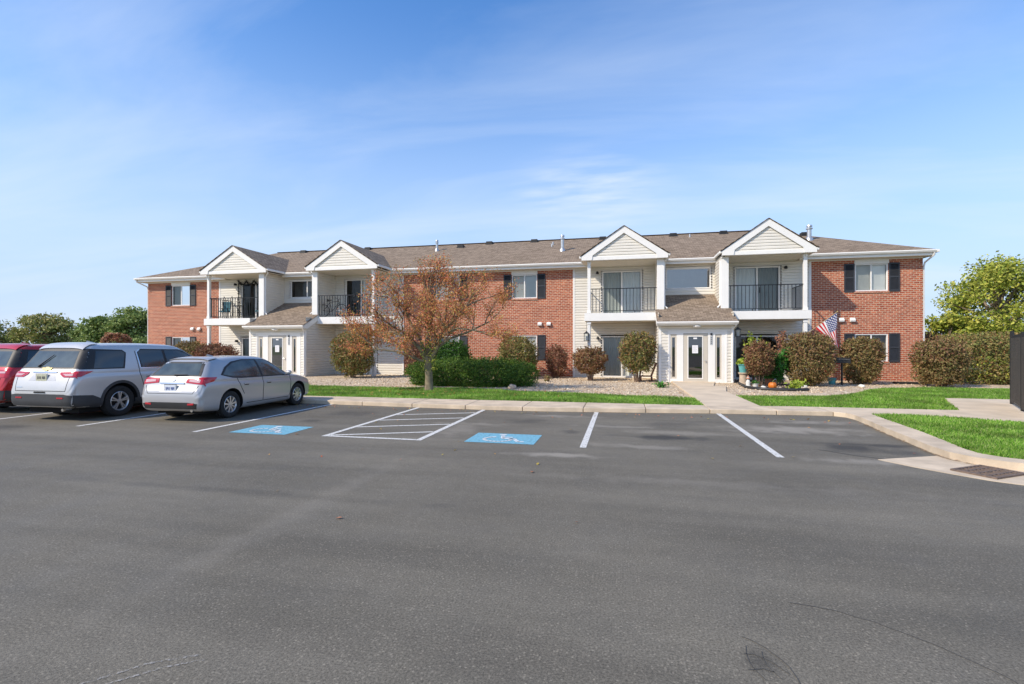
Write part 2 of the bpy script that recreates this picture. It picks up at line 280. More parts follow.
# ------------------------------------------------------------------ object helpers
def tag(o, label=None, cat=None, group=None, kind=None):
    if label: o['label'] = label
    if cat: o['category'] = cat
    if group: o['group'] = group
    if kind: o['kind'] = kind
    return o
def thing(name, label, cat, loc=(0, 0, 0), rz=0, group=None, scale=1):
    o = bpy.data.objects.new(name, None); COL.objects.link(o); o.location = loc; o.rotation_euler = (0, 0, rz); o.scale = scale if isinstance(scale, tuple) else (scale,)*3
    o.empty_display_size = .2
    return tag(o, label, cat, group)
def copy_tree(o, parent=None):
    c = o.copy(); COL.objects.link(c)
    if parent is not None: c.parent = parent
    for ch in list(o.children): copy_tree(ch, c)
    return c
class MB:
    def __init__(s): s.v = []; s.f = []; s.m = []; s.uv = None
    def add(s, vs, fs, m=0):
        o = len(s.v); s.v += [tuple(p) for p in vs]
        for f in fs: s.f.append([i+o for i in f]); s.m.append(m)
        return s
    def box(s, x0, x1, y0, y1, z0, z1, m=0):
        if x0 > x1: x0, x1 = x1, x0
        if y0 > y1: y0, y1 = y1, y0
        vs = [(x, y, z) for z in (z0, z1) for y in (y0, y1) for x in (x0, x1)]
        return s.add(vs, [(0, 2, 3, 1), (4, 5, 7, 6), (0, 1, 5, 4), (2, 6, 7, 3), (0, 4, 6, 2), (1, 3, 7, 5)], m)
    def quad(s, a, b, c, d, m=0): return s.add([a, b, c, d], [(0, 1, 2, 3)], m)
    def prism(s, poly, ax, a, b, m=0):
        """poly in the two other axes (kept in xyz order), extruded along ax from a to b"""
        n = len(poly)
        def mk(p, t): q = list(p); q.insert(ax, t); return q
        vs = [mk(p, a) for p in poly]+[mk(p, b) for p in poly]
        fs = [list(range(n))[::-1], list(range(n, 2*n))]+[(i, (i+1) % n, n+(i+1) % n, n+i) for i in range(n)]
        return s.add(vs, fs, m)
    def tube(s, pts, rad, n=6, m=0, cap=True):
        pts = [Vector(p) for p in pts]
        if isinstance(rad, (int, float)): rad = [rad]*len(pts)
        o = len(s.v); up = None
        for i, p in enumerate(pts):
            d = (pts[min(i+1, len(pts)-1)]-pts[max(i-1, 0)])
            if d.length < 1e-9: d = Vector((0, 0, 1))
            d.normalize()
            if up is None: up = d.orthogonal().normalized()
            else:
                up = up-d*up.dot(d)
                up = up.normalized() if up.length > 1e-6 else d.orthogonal().normalized()
            w = d.cross(up)
            for k in range(n):
                a = 2*pi*k/n; s.v.append(tuple(p+(up*cos(a)+w*sin(a))*rad[i]))
        for i in range(len(pts)-1):
            for k in range(n):
                s.f.append([o+i*n+k, o+i*n+(k+1) % n, o+(i+1)*n+(k+1) % n, o+(i+1)*n+k]); s.m.append(m)
        if cap:
            s.f.append([o+k for k in range(n)][::-1]); s.m.append(m); e = o+(len(pts)-1)*n; s.f.append([e+k for k in range(n)]); s.m.append(m)
        return s
    def lathe(s, prof, c=(0, 0, 0), n=20, ax=2, m=0):
        """prof [(r, h)] round axis ax"""
        o = len(s.v)
        for r, h in prof:
            for k in range(n):
                a = 2*pi*k/n; p = [r*cos(a), r*sin(a)]; p.insert(ax, h); s.v.append((p[0]+c[0], p[1]+c[1], p[2]+c[2]))
        for i in range(len(prof)-1):
            for k in range(n): s.f.append([o+i*n+k, o+i*n+(k+1) % n, o+(i+1)*n+(k+1) % n, o+(i+1)*n+k]); s.m.append(m)
        return s
    def build(s, name, mats, parent=None, smooth=False, bevel=0, kind=None, world=False):
        me = bpy.data.meshes.new(name); me.from_pydata(s.v, [], s.f)
        if not isinstance(mats, (list, tuple)): mats = [mats]
        for m in mats: me.materials.append(M[m] if isinstance(m, str) else m)
        me.polygons.foreach_set('material_index', s.m)
        if s.uv:
            ul = me.uv_layers.new(name='UVMap'); ul.data.foreach_set('uv', [c for p in s.uv for c in p])
        bm = bmesh.new(); bm.from_mesh(me)
        if not s.uv: bmesh.ops.recalc_face_normals(bm, faces=bm.faces)
        bm.to_mesh(me); bm.free()
        if smooth: me.polygons.foreach_set('use_smooth', [True]*len(me.polygons))
        me.update()
        o = bpy.data.objects.new(name, me); COL.objects.link(o)
        if parent is not None:
            o.parent = parent
            if world: o.matrix_parent_inverse = Matrix.Translation(parent.location).inverted()
        if bevel:
            b = o.modifiers.new('bevel', 'BEVEL'); b.width = bevel; b.segments = 2; b.limit_method = 'ANGLE'; b.angle_limit = R(40)
        if smooth:
            try:
                me.set_sharp_from_angle(angle=R(38))
            except Exception: pass
        if kind: o['kind'] = kind
        return o

# ------------------------------------------------------------------ ground, paving, markings
def poly_slab(name, pts, z0, z1, m, **kw):
    mb = MB(); mb.prism([(x, y) for x, y in pts], 2, z0, z1); return mb.build(name, m, kind='structure', **kw)
mb = MB(); mb.quad((-900, -600, -.03), (900, -600, -.03), (900, 1200, -.03), (-900, 1200, -.03)); mb.build('ground', 'field', kind='structure')
mb = MB()
xs = np.linspace(-60, 60, 2)
mb.quad((-60, -40, 0), (60, -40, 0), (60, 12.8, 0), (-60, 12.8, 0)); mb.build('parking_lot', 'asphalt', kind='structure')
curb_front = [(-60, 12.1), (-8, 12.05), (-5, 11.85), (-3.3, 11.78), (-1.9, 11.8), (0, 12.02), (2.15, 12.3), (4.0, 12.42), (4.62, 12.42)]
island = [(4.80, 12.25), (4.84, 11.9), (4.78, 11.3), (4.64, 10.3), (4.52, 9.2), (4.44, 8.5), (4.44, 8.05), (4.55, 7.76), (4.80, 7.52), (5.3, 7.32), (6.5, 7.15), (9, 7.0), (40, 6.9)]
grass_edge = [(5.27, 12.22), (5.2, 11.6), (5.12, 10.75), (5.02, 9.79), (4.9, 9.0), (4.78, 8.3), (4.80, 8.02), (4.93, 7.82), (5.2, 7.66), (5.7, 7.52), (6.7, 7.38), (9, 7.25), (40, 7.15)]
# raised bed everything stands on
bed = curb_front[:-1]+[(4.62, 12.44), (4.9, 12.2), (17, 12.2), (17, 25.5), (-30, 25.5), (-60, 25.5)]
poly_slab('planting_bed', [(x, y+.3 if y < 13 else y) for x, y in bed], -.02, .055, 'gravel')
def ribbon_slab(name, a, b, z0, z1, m):
    """closed slab between two matching polylines"""
    mb = MB(); n = len(a)
    vs = [(x, y, z0) for x, y in a]+[(x, y, z0) for x, y in b]+[(x, y, z1) for x, y in a]+[(x, y, z1) for x, y in b]
    fs = []
    for i in range(n-1):
        fs += [(2*n+i, 2*n+i+1, 3*n+i+1, 3*n+i), (i, i+1, 2*n+i+1, 2*n+i), (n+i, 3*n+i, 3*n+i+1, n+i+1)]
    fs += [(0, 2*n, 3*n, n), (n-1, 2*n-1, 4*n-1, 3*n-1)]
    mb.add(vs, fs); return mb.build(name, m, kind='structure')
ribbon_slab('curb', island, grass_edge, -.01, .10, 'curb')
# front sidewalk, cut into slabs by joints
def yfront(x):
    c = curb_front
    for (x0, y0), (x1, y1) in zip(c, c[1:]):
        if x0 <= x <= x1: return y0+(y1-y0)*(x-x0)/(x1-x0)
    return 12.42
def yback(x): return 13.06 if x < 1.9 else (13.06+(x-1.9)*.13 if x < 4 else 13.33)
mb = MB(); x = -40.05
while x < 4.4:
    a, b = x+.007, min(x+1.45-.007, 4.62)
    cx = [a]+[c[0] for c in curb_front if a < c[0] < b]+[b]
    mb.prism([(q, yfront(q)+.012*noise.noise(Vector((q*3, 0, 0)))) for q in cx]+[(q, yback(q)) for q in reversed(cx)], 2, -.01, .10)
    x += 1.45
mb.build('sidewalk', 'curb', kind='structure', bevel=.012)
mb = MB(); mb.prism([(-40, 12.3), (4.4, 12.6), (4.4, 13.0), (-40, 13.0)], 2, -.01, .075); mb.build('sidewalk_joint_bed', 'joint', kind='structure')
mb = MB()
for poly in ([(4.63, 12.42), (4.80, 12.25), (4.84, 11.92), (5.24, 12.2), (6.5, 12.12), (6.9, 11.95), (6.9, 13.36), (4.63, 13.34)],
             [(6.914, 11.94), (7.6, 11.5), (8.5, 10.9), (8.5, 13.4), (6.914, 13.36)],
             [(8.514, 10.89), (10, 10.2), (16, 9.6), (16, 13.4), (8.514, 13.4)],
             [(7.6, 13.415), (11.6, 13.415), (11.6, 16.36), (8.91, 16.38)], [(11.614, 13.415), (16, 13.415), (16, 16.36), (11.614, 16.36)]):
    mb.prism(poly, 2, -.01, .098)
mb.build('courtyard_walk', 'conc', kind='structure', bevel=.01)
mb = MB()
for y0, y1 in ((13.1, 14.9), (14.915, 17.3), (17.315, 19.6), (19.615, 21.86)):
    xl = 2.02; xr = 3.32 if y1 < 17.5 else 3.75
    q = yback(xl)
    mb.prism([(xl, max(y0, 13.075)), (3.32, max(y0, 13.26)), (xr, y1), (xl, y1)], 2, -.01, .10)
mb.build('entrance_path', 'conc', kind='structure', bevel=.01)
mb = MB(); mb.prism([(-17.9, 13.08), (-16.3, 13.08), (-16.3, 21.86), (-17.9, 21.86)], 2, -.01, .10); mb.build('entrance_path', 'conc', kind='structure')
poly_slab('stepping_slab', [(5.25, 16.4), (6.15, 16.6), (6.12, 16.95), (5.2, 16.8)], .03, .085, 'conc')
lawnA = [(-40, 13.07), (2.0, 13.07), (2.0, 14.9), (1.2, 15.1), (-.97, 15.6), (-2.4, 15.95), (-3.3, 16.1), (-5.5, 16.75), (-7.7, 16.4), (-11.4, 16.45), (-16.3, 16.6), (-40, 17)]
lawnB = [(3.34, 13.3), (4.0, 13.36), (7.57, 13.42), (8.88, 16.4), (14, 16.38), (14, 20.4), (11.0, 20.45), (8.94, 19.9), (7.9, 18.6), (6.9, 17.2), (5.9, 16.35), (4.6, 16.0), (3.34, 16.0)]
lawnC = [(5.28, 12.18)]+[(6.5, 12.1), (7.6, 11.48), (8.5, 10.88), (10, 10.18), (16, 9.58), (16, 7.3)]+[p for p in reversed(grass_edge) if p[0] < 15][:-1]
for p in (lawnA, lawnB, lawnC): poly_slab('lawn', p, -.02, .08, 'lawnsoil')
# concrete gutter pan with storm drain
mb = MB(); mb.prism([(3.45, 7.79), (3.7, 7.39), (3.99, 7.05), (4.19, 6.84), (4.5, 6.66), (5.2, 6.45), (7, 6.2), (40, 6.1), (40, 6.92)]+[p for p in reversed(island) if p[1] < 8.2 and p[0] < 30]+[(4.44, 8.25)], 2, -.01, .006)
mb.build('gutter_pan', 'curb', kind='structure')
dr = thing('storm_drain', 'rusty iron storm drain grate set in the concrete gutter at the curb corner', 'storm drain', (4.42, 7.27, .006))
dr.rotation_euler.z = R(33)
mb = MB(); w, h = .31, .235
mb.box(-w, w, -h, -h+.035, 0, .022).box(-w, w, h-.035, h, 0, .022).box(-w, -w+.035, -h+.035, h-.035, 0, .022).box(w-.035, w, -h+.035, h-.035, 0, .022); mb.build('frame', 'iron', dr)
mb = MB()
for i in range(1, 8): mb.box(-w+i*.0775-.012, -w+i*.0775+.012, -h+.035, h-.035, .003, .017)
for j in range(1, 4): mb.box(-w+.035, w-.035, -h+j*.1175-.012, -h+j*.1175+.012, .004, .019)
mb.build('grate_bars', 'iron', dr)
mb = MB(); mb.box(-w+.02, w-.02, -h+.02, h-.02, .0005, .0025); mb.build('pit', 'dark', dr)

def stripe(pts, w, m='line', name='parking_stripe', z=.004):
    mb = MB(); n = len(pts)
    for i, ((x0, y0), (x1, y1)) in enumerate(zip(pts, pts[1:])):
        d = Vector((x1-x0, y1-y0)); d.normalize(); k = Vector((-d.y, d.x))*w/2
        mb.quad((x0+k.x, y0+k.y, z), (x0-k.x, y0-k.y, z), (x1-k.x, y1-k.y, z), (x1+k.x, y1+k.y, z))
    return mb.build(name, m, kind='structure')
for x, ya, yb in ((-13.05, 7.7, 12.06), (-10.4, 7.65, 12.06), (-7.63, 7.6, 12.04), (-5.06, 7.72, 11.84), (-3.31, 7.72, 11.76), (-.59, 7.72, 11.93), (2.18, 7.64, 12.28), (-15.8, 7.7, 12.08), (-18.6, 7.7, 12.08)):
    stripe([(x, ya), (x, yb)], .10)
stripe([(-5.0, 7.77), (-3.37, 7.77)], .09, name='parking_stripe')
for y0, y1 in ((7.85, 8.55), (8.75, 9.45), (9.65, 10.35), (10.5, 11.2)): stripe([(-5.0, y0), (-3.37, y1)], .08, name='parking_stripe')
stripe([(x-.03, y-.02) for x, y in island[2:9]], .07, 'grit', 'gutter_grit', .0085)
stripe([(x, yfront(x)-.03) for x in np.linspace(-8, 4.4, 60)], .045, 'grit', 'gutter_grit', .003)
def wheelchair(x0, y0, w=1.16, h=.86):
    sq = MB(); sq.quad((x0, y0, .004), (x0+w, y0, .004), (x0+w, y0+h, .004), (x0, y0+h, .004)); s = sq.build('accessible_parking_mark', 'blue', kind='structure')
    mb = MB(); z = .008; cx = x0+w*.5; cy = y0+h*.5; k = h*.9
    def seg(pts, wd):
        for (ax, ay), (bx, by) in zip(pts, pts[1:]):
            d = Vector((bx-ax, by-ay)).normalized(); q = Vector((-d.y, d.x))*wd/2*k
            P_ = lambda x, y: (cx+x*k*1.15, cy+y*k, z)
            A = Vector((cx+ax*k*1.15, cy+ay*k)); B = Vector((cx+bx*k*1.15, cy+by*k)); dd = (B-A).normalized(); q = Vector((-dd.y, dd.x))*wd/2*k; A -= dd*wd*.12*k; B += dd*wd*.12*k
            mb.quad((A.x+q.x, A.y+q.y, z), (A.x-q.x, A.y-q.y, z), (B.x-q.x, B.y-q.y, z), (B.x+q.x, B.y+q.y, z))
    seg([(-.10+.26*cos(a), -.14+.26*sin(a)) for a in np.linspace(R(110), R(385), 16)], .075)
    seg([(-.08, .26), (-.02, -.04), (.2, -.05), (.32, -.34), (.42, -.32)], .09)
    seg([(-.06, .12), (.14, .11)], .07)
    n = 12; mb.add([(cx+(-.10+.075*cos(2*pi*i/n))*k*1.15, cy+(.39+.075*sin(2*pi*i/n))*k, z) for i in range(n)], [list(range(n))])
    mb.build('wheelchair_symbol', 'symbol', s)
wheelchair(-6.98, 7.7); wheelchair(-2.53, 7.78)
# old faded lines and cracks near the camera
stripe([(-2.55, 1.7), (-2.28, 2.01), (-2.09, 2.12)], .016, 'oldline', 'faded_line'); stripe([(-2.45, 1.72), (-2.18, 2.0), (-2.04, 2.09)], .014, 'oldline', 'faded_line')
def crack(pts, w):
    fine = []
    for a, b in zip(pts, pts[1:]):
        for i in range(10): t = i/10; fine.append((a[0]+(b[0]-a[0])*t, a[1]+(b[1]-a[1])*t))
    fine = [(x+.012*noise.noise(Vector((x*9, y*9, 1))), y+.02*noise.noise(Vector((x*9, y*9, 5)))) for x, y in fine]
    stripe(fine, w, 'crack', 'asphalt_crack', .003)
crack([(1.0, 3.33), (1.21, 3.29), (1.42, 3.19), (1.59, 3.04), (1.71, 2.91), (1.79, 2.78), (1.86, 2.6)], .005)
crack([(.63, 2.89), (.73, 2.81), (.80, 2.66), (.81, 2.54), (.9, 2.4)], .006)
crack([(.61, 2.72), (.66, 2.73), (.72, 2.69), (.79, 2.6)], .005)
crack([(.60, 2.61), (.67, 2.63), (.72, 2.61)], .005)
crack([(.63, 2.8), (.62, 2.66), (.66, 2.52)], .004)
crack([(.70, 2.78), (.69, 2.66), (.74, 2.55)], .004)
crack([(2.9, 8.35), (3.3, 7.98), (3.7, 7.8)], .03)
# grass blades
def blades(name, polys, dens, hgt, seed, label):
    rs = np.random.RandomState(seed); P_ = []
    for poly, zb, d in polys:
        a = np.array(poly); x0, y0 = a.min(0); x1, y1 = a.max(0); x0 = max(x0, -20); x1 = min(x1, 13.5)
        n = int((x1-x0)*(y1-y0)*d); p = np.c_[rs.uniform(x0, x1, n), rs.uniform(y0, y1, n)]
        # ragged edges: jitter the test point
        q = p+rs.normal(0, .015, p.shape); ins = np.zeros(n, bool); j = len(a)-1
        for i in range(len(a)):
            c = ((a[i, 1] > q[:, 1]) != (a[j, 1] > q[:, 1])) & (q[:, 0] < (a[j, 0]-a[i, 0])*(q[:, 1]-a[i, 1])/(a[j, 1]-a[i, 1]+1e-12)+a[i, 0]); ins ^= c; j = i
        p = p[ins]; P_.append(np.c_[p, np.full(len(p), zb)])
    p = np.concatenate(P_); n = len(p); th = rs.uniform(0, 2*pi, n); h = hgt*rs.uniform(.5, 1.3, n); w = rs.uniform(.006, .013, n)
    cl = np.array([noise.noise(Vector((x*1.1, y*1.1, 0))) for x, y, _ in p[:, :3]]); h *= 1+.5*cl
    lean = rs.normal(0, .45, (n, 2))*h[:, None]
    v = np.zeros((n, 3, 3)); dx = np.c_[np.cos(th), np.sin(th)]*w[:, None]
    v[:, 0, :2] = p[:, :2]-dx; v[:, 1, :2] = p[:, :2]+dx; v[:, 2, :2] = p[:, :2]+lean; v[:, 0, 2] = v[:, 1, 2] = p[:, 2]; v[:, 2, 2] = p[:, 2]+h
    me = bpy.data.meshes.new(name); me.vertices.add(3*n); me.vertices.foreach_set('co', v.reshape(-1)); me.loops.add(3*n); me.loops.foreach_set('vertex_index', np.arange(3*n)); me.polygons.add(n)
    me.polygons.foreach_set('loop_start', np.arange(0, 3*n, 3)); me.update(calc_edges=True); me.materials.append(M['grass'])
    o = bpy.data.objects.new(name, me); COL.objects.link(o); tag(o, label, 'grass', kind='stuff')
M['grass'] = leaf_mat('grass_blades', [(.07, .17, .015), (.13, .29, .025), (.20, .40, .04), (.31, .47, .08), (.40, .44, .17)], .35, 1.1, .6, 1.35)
blades('grass', [(lawnA, .08, 1500)], 0, .055, 1, 'bright green lawn strip between the sidewalk and the gravel bed')
blades('grass', [(lawnB, .08, 1700)], 0, .055, 2, 'mown green lawn in front of the right brick wall')
blades('grass', [(lawnC, .08, 3200)], 0, .05, 3, 'bright green lawn island inside the curved curb at right')

# ------------------------------------------------------------------ the apartment building
B, GP, EP = 24.4, 22.8, 21.8           # main wall, balcony front, entrance front
bld = thing('apartment_building', 'two storey red brick and cream siding apartment building with four gabled balconies', 'building', (-7.6, 24.4, 0))
def part(mb, name, m, parent=None, **kw):
    if parent is None: return mb.build(name, m, bld, world=True, **kw)
    return mb.build(name, m, parent, **kw)
def wall_cells(mb, org, u, n, u0, u1, z0, z1, holes, reveal=.07, m=0):
    """flat wall with rectangular holes (u0,u1,z0,z1); reveals go inwards"""
    us = sorted({u0, u1, *[h[0] for h in holes], *[h[1] for h in holes]}); zs = sorted({z0, z1, *[h[2] for h in holes], *[h[3] for h in holes]})
    pt = lambda a, z, o=0: (org[0]+u[0]*a+n[0]*o, org[1]+u[1]*a+n[1]*o, z)
    for i in range(len(us)-1):
        for j in range(len(zs)-1):
            cu, cz = (us[i]+us[i+1])/2, (zs[j]+zs[j+1])/2
            if any(h[0] < cu < h[1] and h[2] < cz < h[3] for h in holes): continue
            mb.quad(pt(us[i], zs[j]), pt(us[i+1], zs[j]), pt(us[i+1], zs[j+1]), pt(us[i], zs[j+1]), m)
    for a, b, c, d in holes:
        mb.quad(pt(a, c), pt(a, d), pt(a, d, -reveal), pt(a, c, -reveal), m); mb.quad(pt(b, c), pt(b, d), pt(b, d, -reveal), pt(b, c, -reveal), m)
        mb.quad(pt(a, d), pt(b, d), pt(b, d, -reveal), pt(a, d, -reveal), m); mb.quad(pt(a, c), pt(b, c), pt(b, c, -reveal), pt(a, c, -reveal), m)
LAP = .128
def siding(mb, org, u, n, lim, z0, z1, holes=(), out=.030):
    """horizontal lapped boards, each tilted so its lower edge stands proud; lim(z) -> (umin, umax)"""
    if not callable(lim): l_ = lim; lim = lambda z: l_
    zs = {z0, z1}; k = math.ceil(z0/LAP)
    while k*LAP < z1:
        zs.add(k*LAP)
        if k*LAP+.6*LAP < z1: zs.add((k+.6)*LAP)
        k += 1
    for h in holes: zs |= {h[2], h[3]}
    zs = sorted(z for z in zs if z0-1e-6 <= z <= z1+1e-6)
    pt = lambda a, z, o: (org[0]+u[0]*a+n[0]*o, org[1]+u[1]*a+n[1]*o, z)
    def prof(z):
        f = (z-floor(z/LAP+1e-7)*LAP)/LAP
        return out if f < .6 else out*(1-(f-.6)/.4)
    for za, zb in zip(zs, zs[1:]):
        if zb-za < 1e-5: continue
        row = floor((za+zb)/2/LAP)*LAP
        oa = prof(za); ob = 0 if abs(zb-row-LAP) < 1e-5 else prof(zb)
        la, lb = lim(za), lim(zb); cz = (za+zb)/2
        hs = sorted([h for h in holes if h[2] < cz < h[3]])
        cuts = [(la[0], lb[0])]
        for h in hs: cuts += [(h[0], h[0]), (h[1], h[1])]
        cuts.append((la[1], lb[1]))
        for (a0, b0), (a1, b1) in zip(cuts[::2], cuts[1::2]):
            if a1-a0 < 1e-4 and b1-b0 < 1e-4: continue
            mb.quad(pt(a0, za, oa), pt(a1, za, oa), pt(b1, zb, ob), pt(b0, zb, ob))
            if abs(za-row) < 1e-5: mb.quad(pt(a0, za, 0), pt(a1, za, 0), pt(a1, za, oa), pt(a0, za, oa))
XU = (1, 0); FR = (0, -1)
# --- openings on the main wall plane
UPW, LOW = (3.95, 5.14), (.9, 2.1)
brick_secs = [(-27.77, -22.72, [-25.4]), (-11.24, -2.34, [-8.815, -4.765]), (8.19, 12.49, [10.555])]
HW = .64
for x0, x1, ws in brick_secs:
    mb = MB(); holes = []
    for c in ws: holes += [(c-HW, c+HW, 3.95, 5.14), (c-HW, c+HW, .9, 2.1)]
    wall_cells(mb, (0, B), XU, FR, x0, x1, 0, 5.36, holes)
    if x0 < -27: wall_cells(mb, (x0, 0), (0, 1), (-1, 0), B, B+10, 0, 5.34, [])
    if x1 > 12: wall_cells(mb, (x1, 0), (0, 1), (1, 0), B, B+10, 0, 5.34, [])
    # soldier course under the soffit, header course over lower window is plain brick
    part(mb, 'brick_wall', 'brick')
    for c in ws:
        for z in (3.95, .9):
            s = MB(); s.box(c-HW-.04, c+HW+.04, B-.035, B+.05, z-.085, z-.004); part(s, 'brick_sill', 'brick', bevel=.006)
        s = MB(); s.box(c-HW-.02, c+HW+.02, B-.03, B+.02, 5.142, 5.34); part(s, 'window_header', 'white')
mb = MB(); mb.quad((-27.77, B+10, 0), (12.49, B+10, 0), (12.49, B+10, 5.34), (-27.77, B+10, 5.34)); part(mb, 'rear_wall', 'brick')

def window(x0, x1, z0, z1, y=B, fw=.05, split=True, screen='l', blind='blind', rec=.03):
    """sliding window: frame, meeting rail, panes, blind behind"""
    f = MB(); a, b = y-.012+rec, y+.06+rec
    f.box(x0, x0+fw, a, b, z0, z1).box(x1-fw, x1, a, b, z0, z1).box(x0+fw, x1-fw, a, b, z1-fw, z1).box(x0+fw, x1-fw, a, b, z0, z0+fw)
    w = part(f, 'window', 'white')
    xm = (x0+x1)/2
    if split:
        s = MB(); s.box(xm-.025, xm+.025, a+.01, b-.01, z0+fw, z1-fw); part(s, 'meeting_rail', 'white', w)
    def pane(p, q, m, yy):
        g = MB(); g.quad((p, yy, z0+fw), (q, yy, z0+fw), (q, yy, z1-fw), (p, yy, z1-fw)); part(g, 'pane', m, w)
    if split:
        pane(x0+fw, xm-.025, 'glassscreen' if screen in 'lb' else 'glass', a+.02); pane(xm+.025, x1-fw, 'glassscreen' if screen in 'rb' else 'glass', a+.03)
    else: pane(x0+fw, x1-fw, 'glassreflect', a+.02)
    if blind:
        s = MB(); zz = z1-fw
        while zz > z0+fw:
            s.quad((x0+fw, y+.115+rec, zz-.034), (x1-fw, y+.115+rec, zz-.034), (x1-fw, y+.10+rec, zz), (x0+fw, y+.10+rec, zz)); zz -= .034
        part(s, 'blind', blind, w)
    s = MB(); s.box(x0, x1, y+.35, y+.4, z0-.1, z1+.1).box(x0-.02, x0, y+.065+rec, y+.4, z0-.1, z1+.1).box(x1, x1+.02, y+.065+rec, y+.4, z0-.1, z1+.1); part(s, 'dark_interior', 'room', w)
    return w
M['glassscreen'] = glass_mat('screened_glass', (.72, .74, .73), .0)
M['glassreflect'] = glass_mat('reflective_glass', (.6, .65, .68), .28)
def shutter(x0, x1, z0, z1):
    s = MB(); y = B-.04
    s.box(x0, x0+.045, y, B-.002, z0, z1).box(x1-.045, x1, y, B-.002, z0, z1)
    zm = (z0+z1)/2
    for a, b in ((z0, z0+.06), (zm-.03, zm+.03), (z1-.06, z1)): s.box(x0+.045, x1-.045, y, B-.002, a, b)
    for a, b in ((z0+.06, zm-.03), (zm+.03, z1-.06)):
        z = a
        while z < b-.01:
            s.add([(x0+.045, y+.006, z), (x1-.045, y+.006, z), (x1-.045, y+.03, min(z+.034, b)), (x0+.045, y+.03, min(z+.034, b))], [(0, 1, 2, 3)]); z += .034
        s.quad((x0+.045, y+.034, a), (x1-.045, y+.034, a), (x1-.045, y+.034, b), (x0+.045, y+.034, b))
    part(s, 'shutter', 'shutter')
for x0, x1, ws in brick_secs:
    for c in ws:
        window(c-HW, c+HW, 3.95, 5.14, screen='l'); 
        window(c-HW, c+HW, .9, 2.1, screen='l' , blind='blind' if c < 0 else None)
        for z0, z1 in (UPW, LOW):
            shutter(c-HW-.42, c-HW-.02, z0-.02, z1+.02); shutter(c+HW+.02, c+HW+.42, z0-.02, z1+.02)
# arched white fan grille in the right lower window
# vent hoods on the brick
for x, z in ((9.38, 2.71), (9.81, 2.71), (-3.98, 2.66), (-3.53, 2.66), (-24.55, 2.57), (-24.09, 2.56)):
    s = MB(); s.prism([(B-.002, z-.09), (B-.10, z-.09), (B-.13, z-.02), (B-.06, z+.09), (B-.002, z+.09)], 0, x-.1, x+.1)
    part(s, 'vent_hood', 'white', bevel=.01)

# --- siding walls
units = [  # gable x0,x1 (outer tips), thin column, thick column, mirrored?
    dict(g=(-22.15, -18.1), thin=-21.9, wall=-18.58, side=1), dict(g=(-15.75, -11.8), thin=-12.15, wall=-15.42, side=-1),
    dict(g=(-1.78, 1.95), thin=-1.46, wall=1.66, side=1), dict(g=(4.14, 7.77), thin=7.43, wall=4.30, side=-1)]
sliders = [(-21.22, -19.36), (-14.65, -12.79), (-.94, .92), (5.03, 6.93)]
entries = [dict(x0=-18.46, x1=-15.30, win=(-18.02, -16.0)), dict(x0=1.54, x1=4.43, win=(2.02, 4.0))]
UZ = (3.08, 5.17); LZ = (.08, 2.05); EWZ = (4.24, 5.2)
for (a, b), us, e in (((-22.72, -11.24), units[:2], entries[0]), ((-2.34, 8.19), units[2:], entries[1])):
    holes = []
    for s in sliders:
        if a < s[0] < b: holes += [(s[0], s[1], *UZ), (s[0], s[1], *LZ)]
    holes.append((*e['win'], *EWZ))
    mb = MB(); siding(mb, (0, B), XU, FR, (a, b), 0, 5.42, holes); part(mb, 'siding_wall', 'siding')
    for x in (a+.045, b-.045): s = MB(); s.box(x-.045, x+.045, B-.038, B+.02, .0, 5.34); part(s, 'corner_trim', 'white')
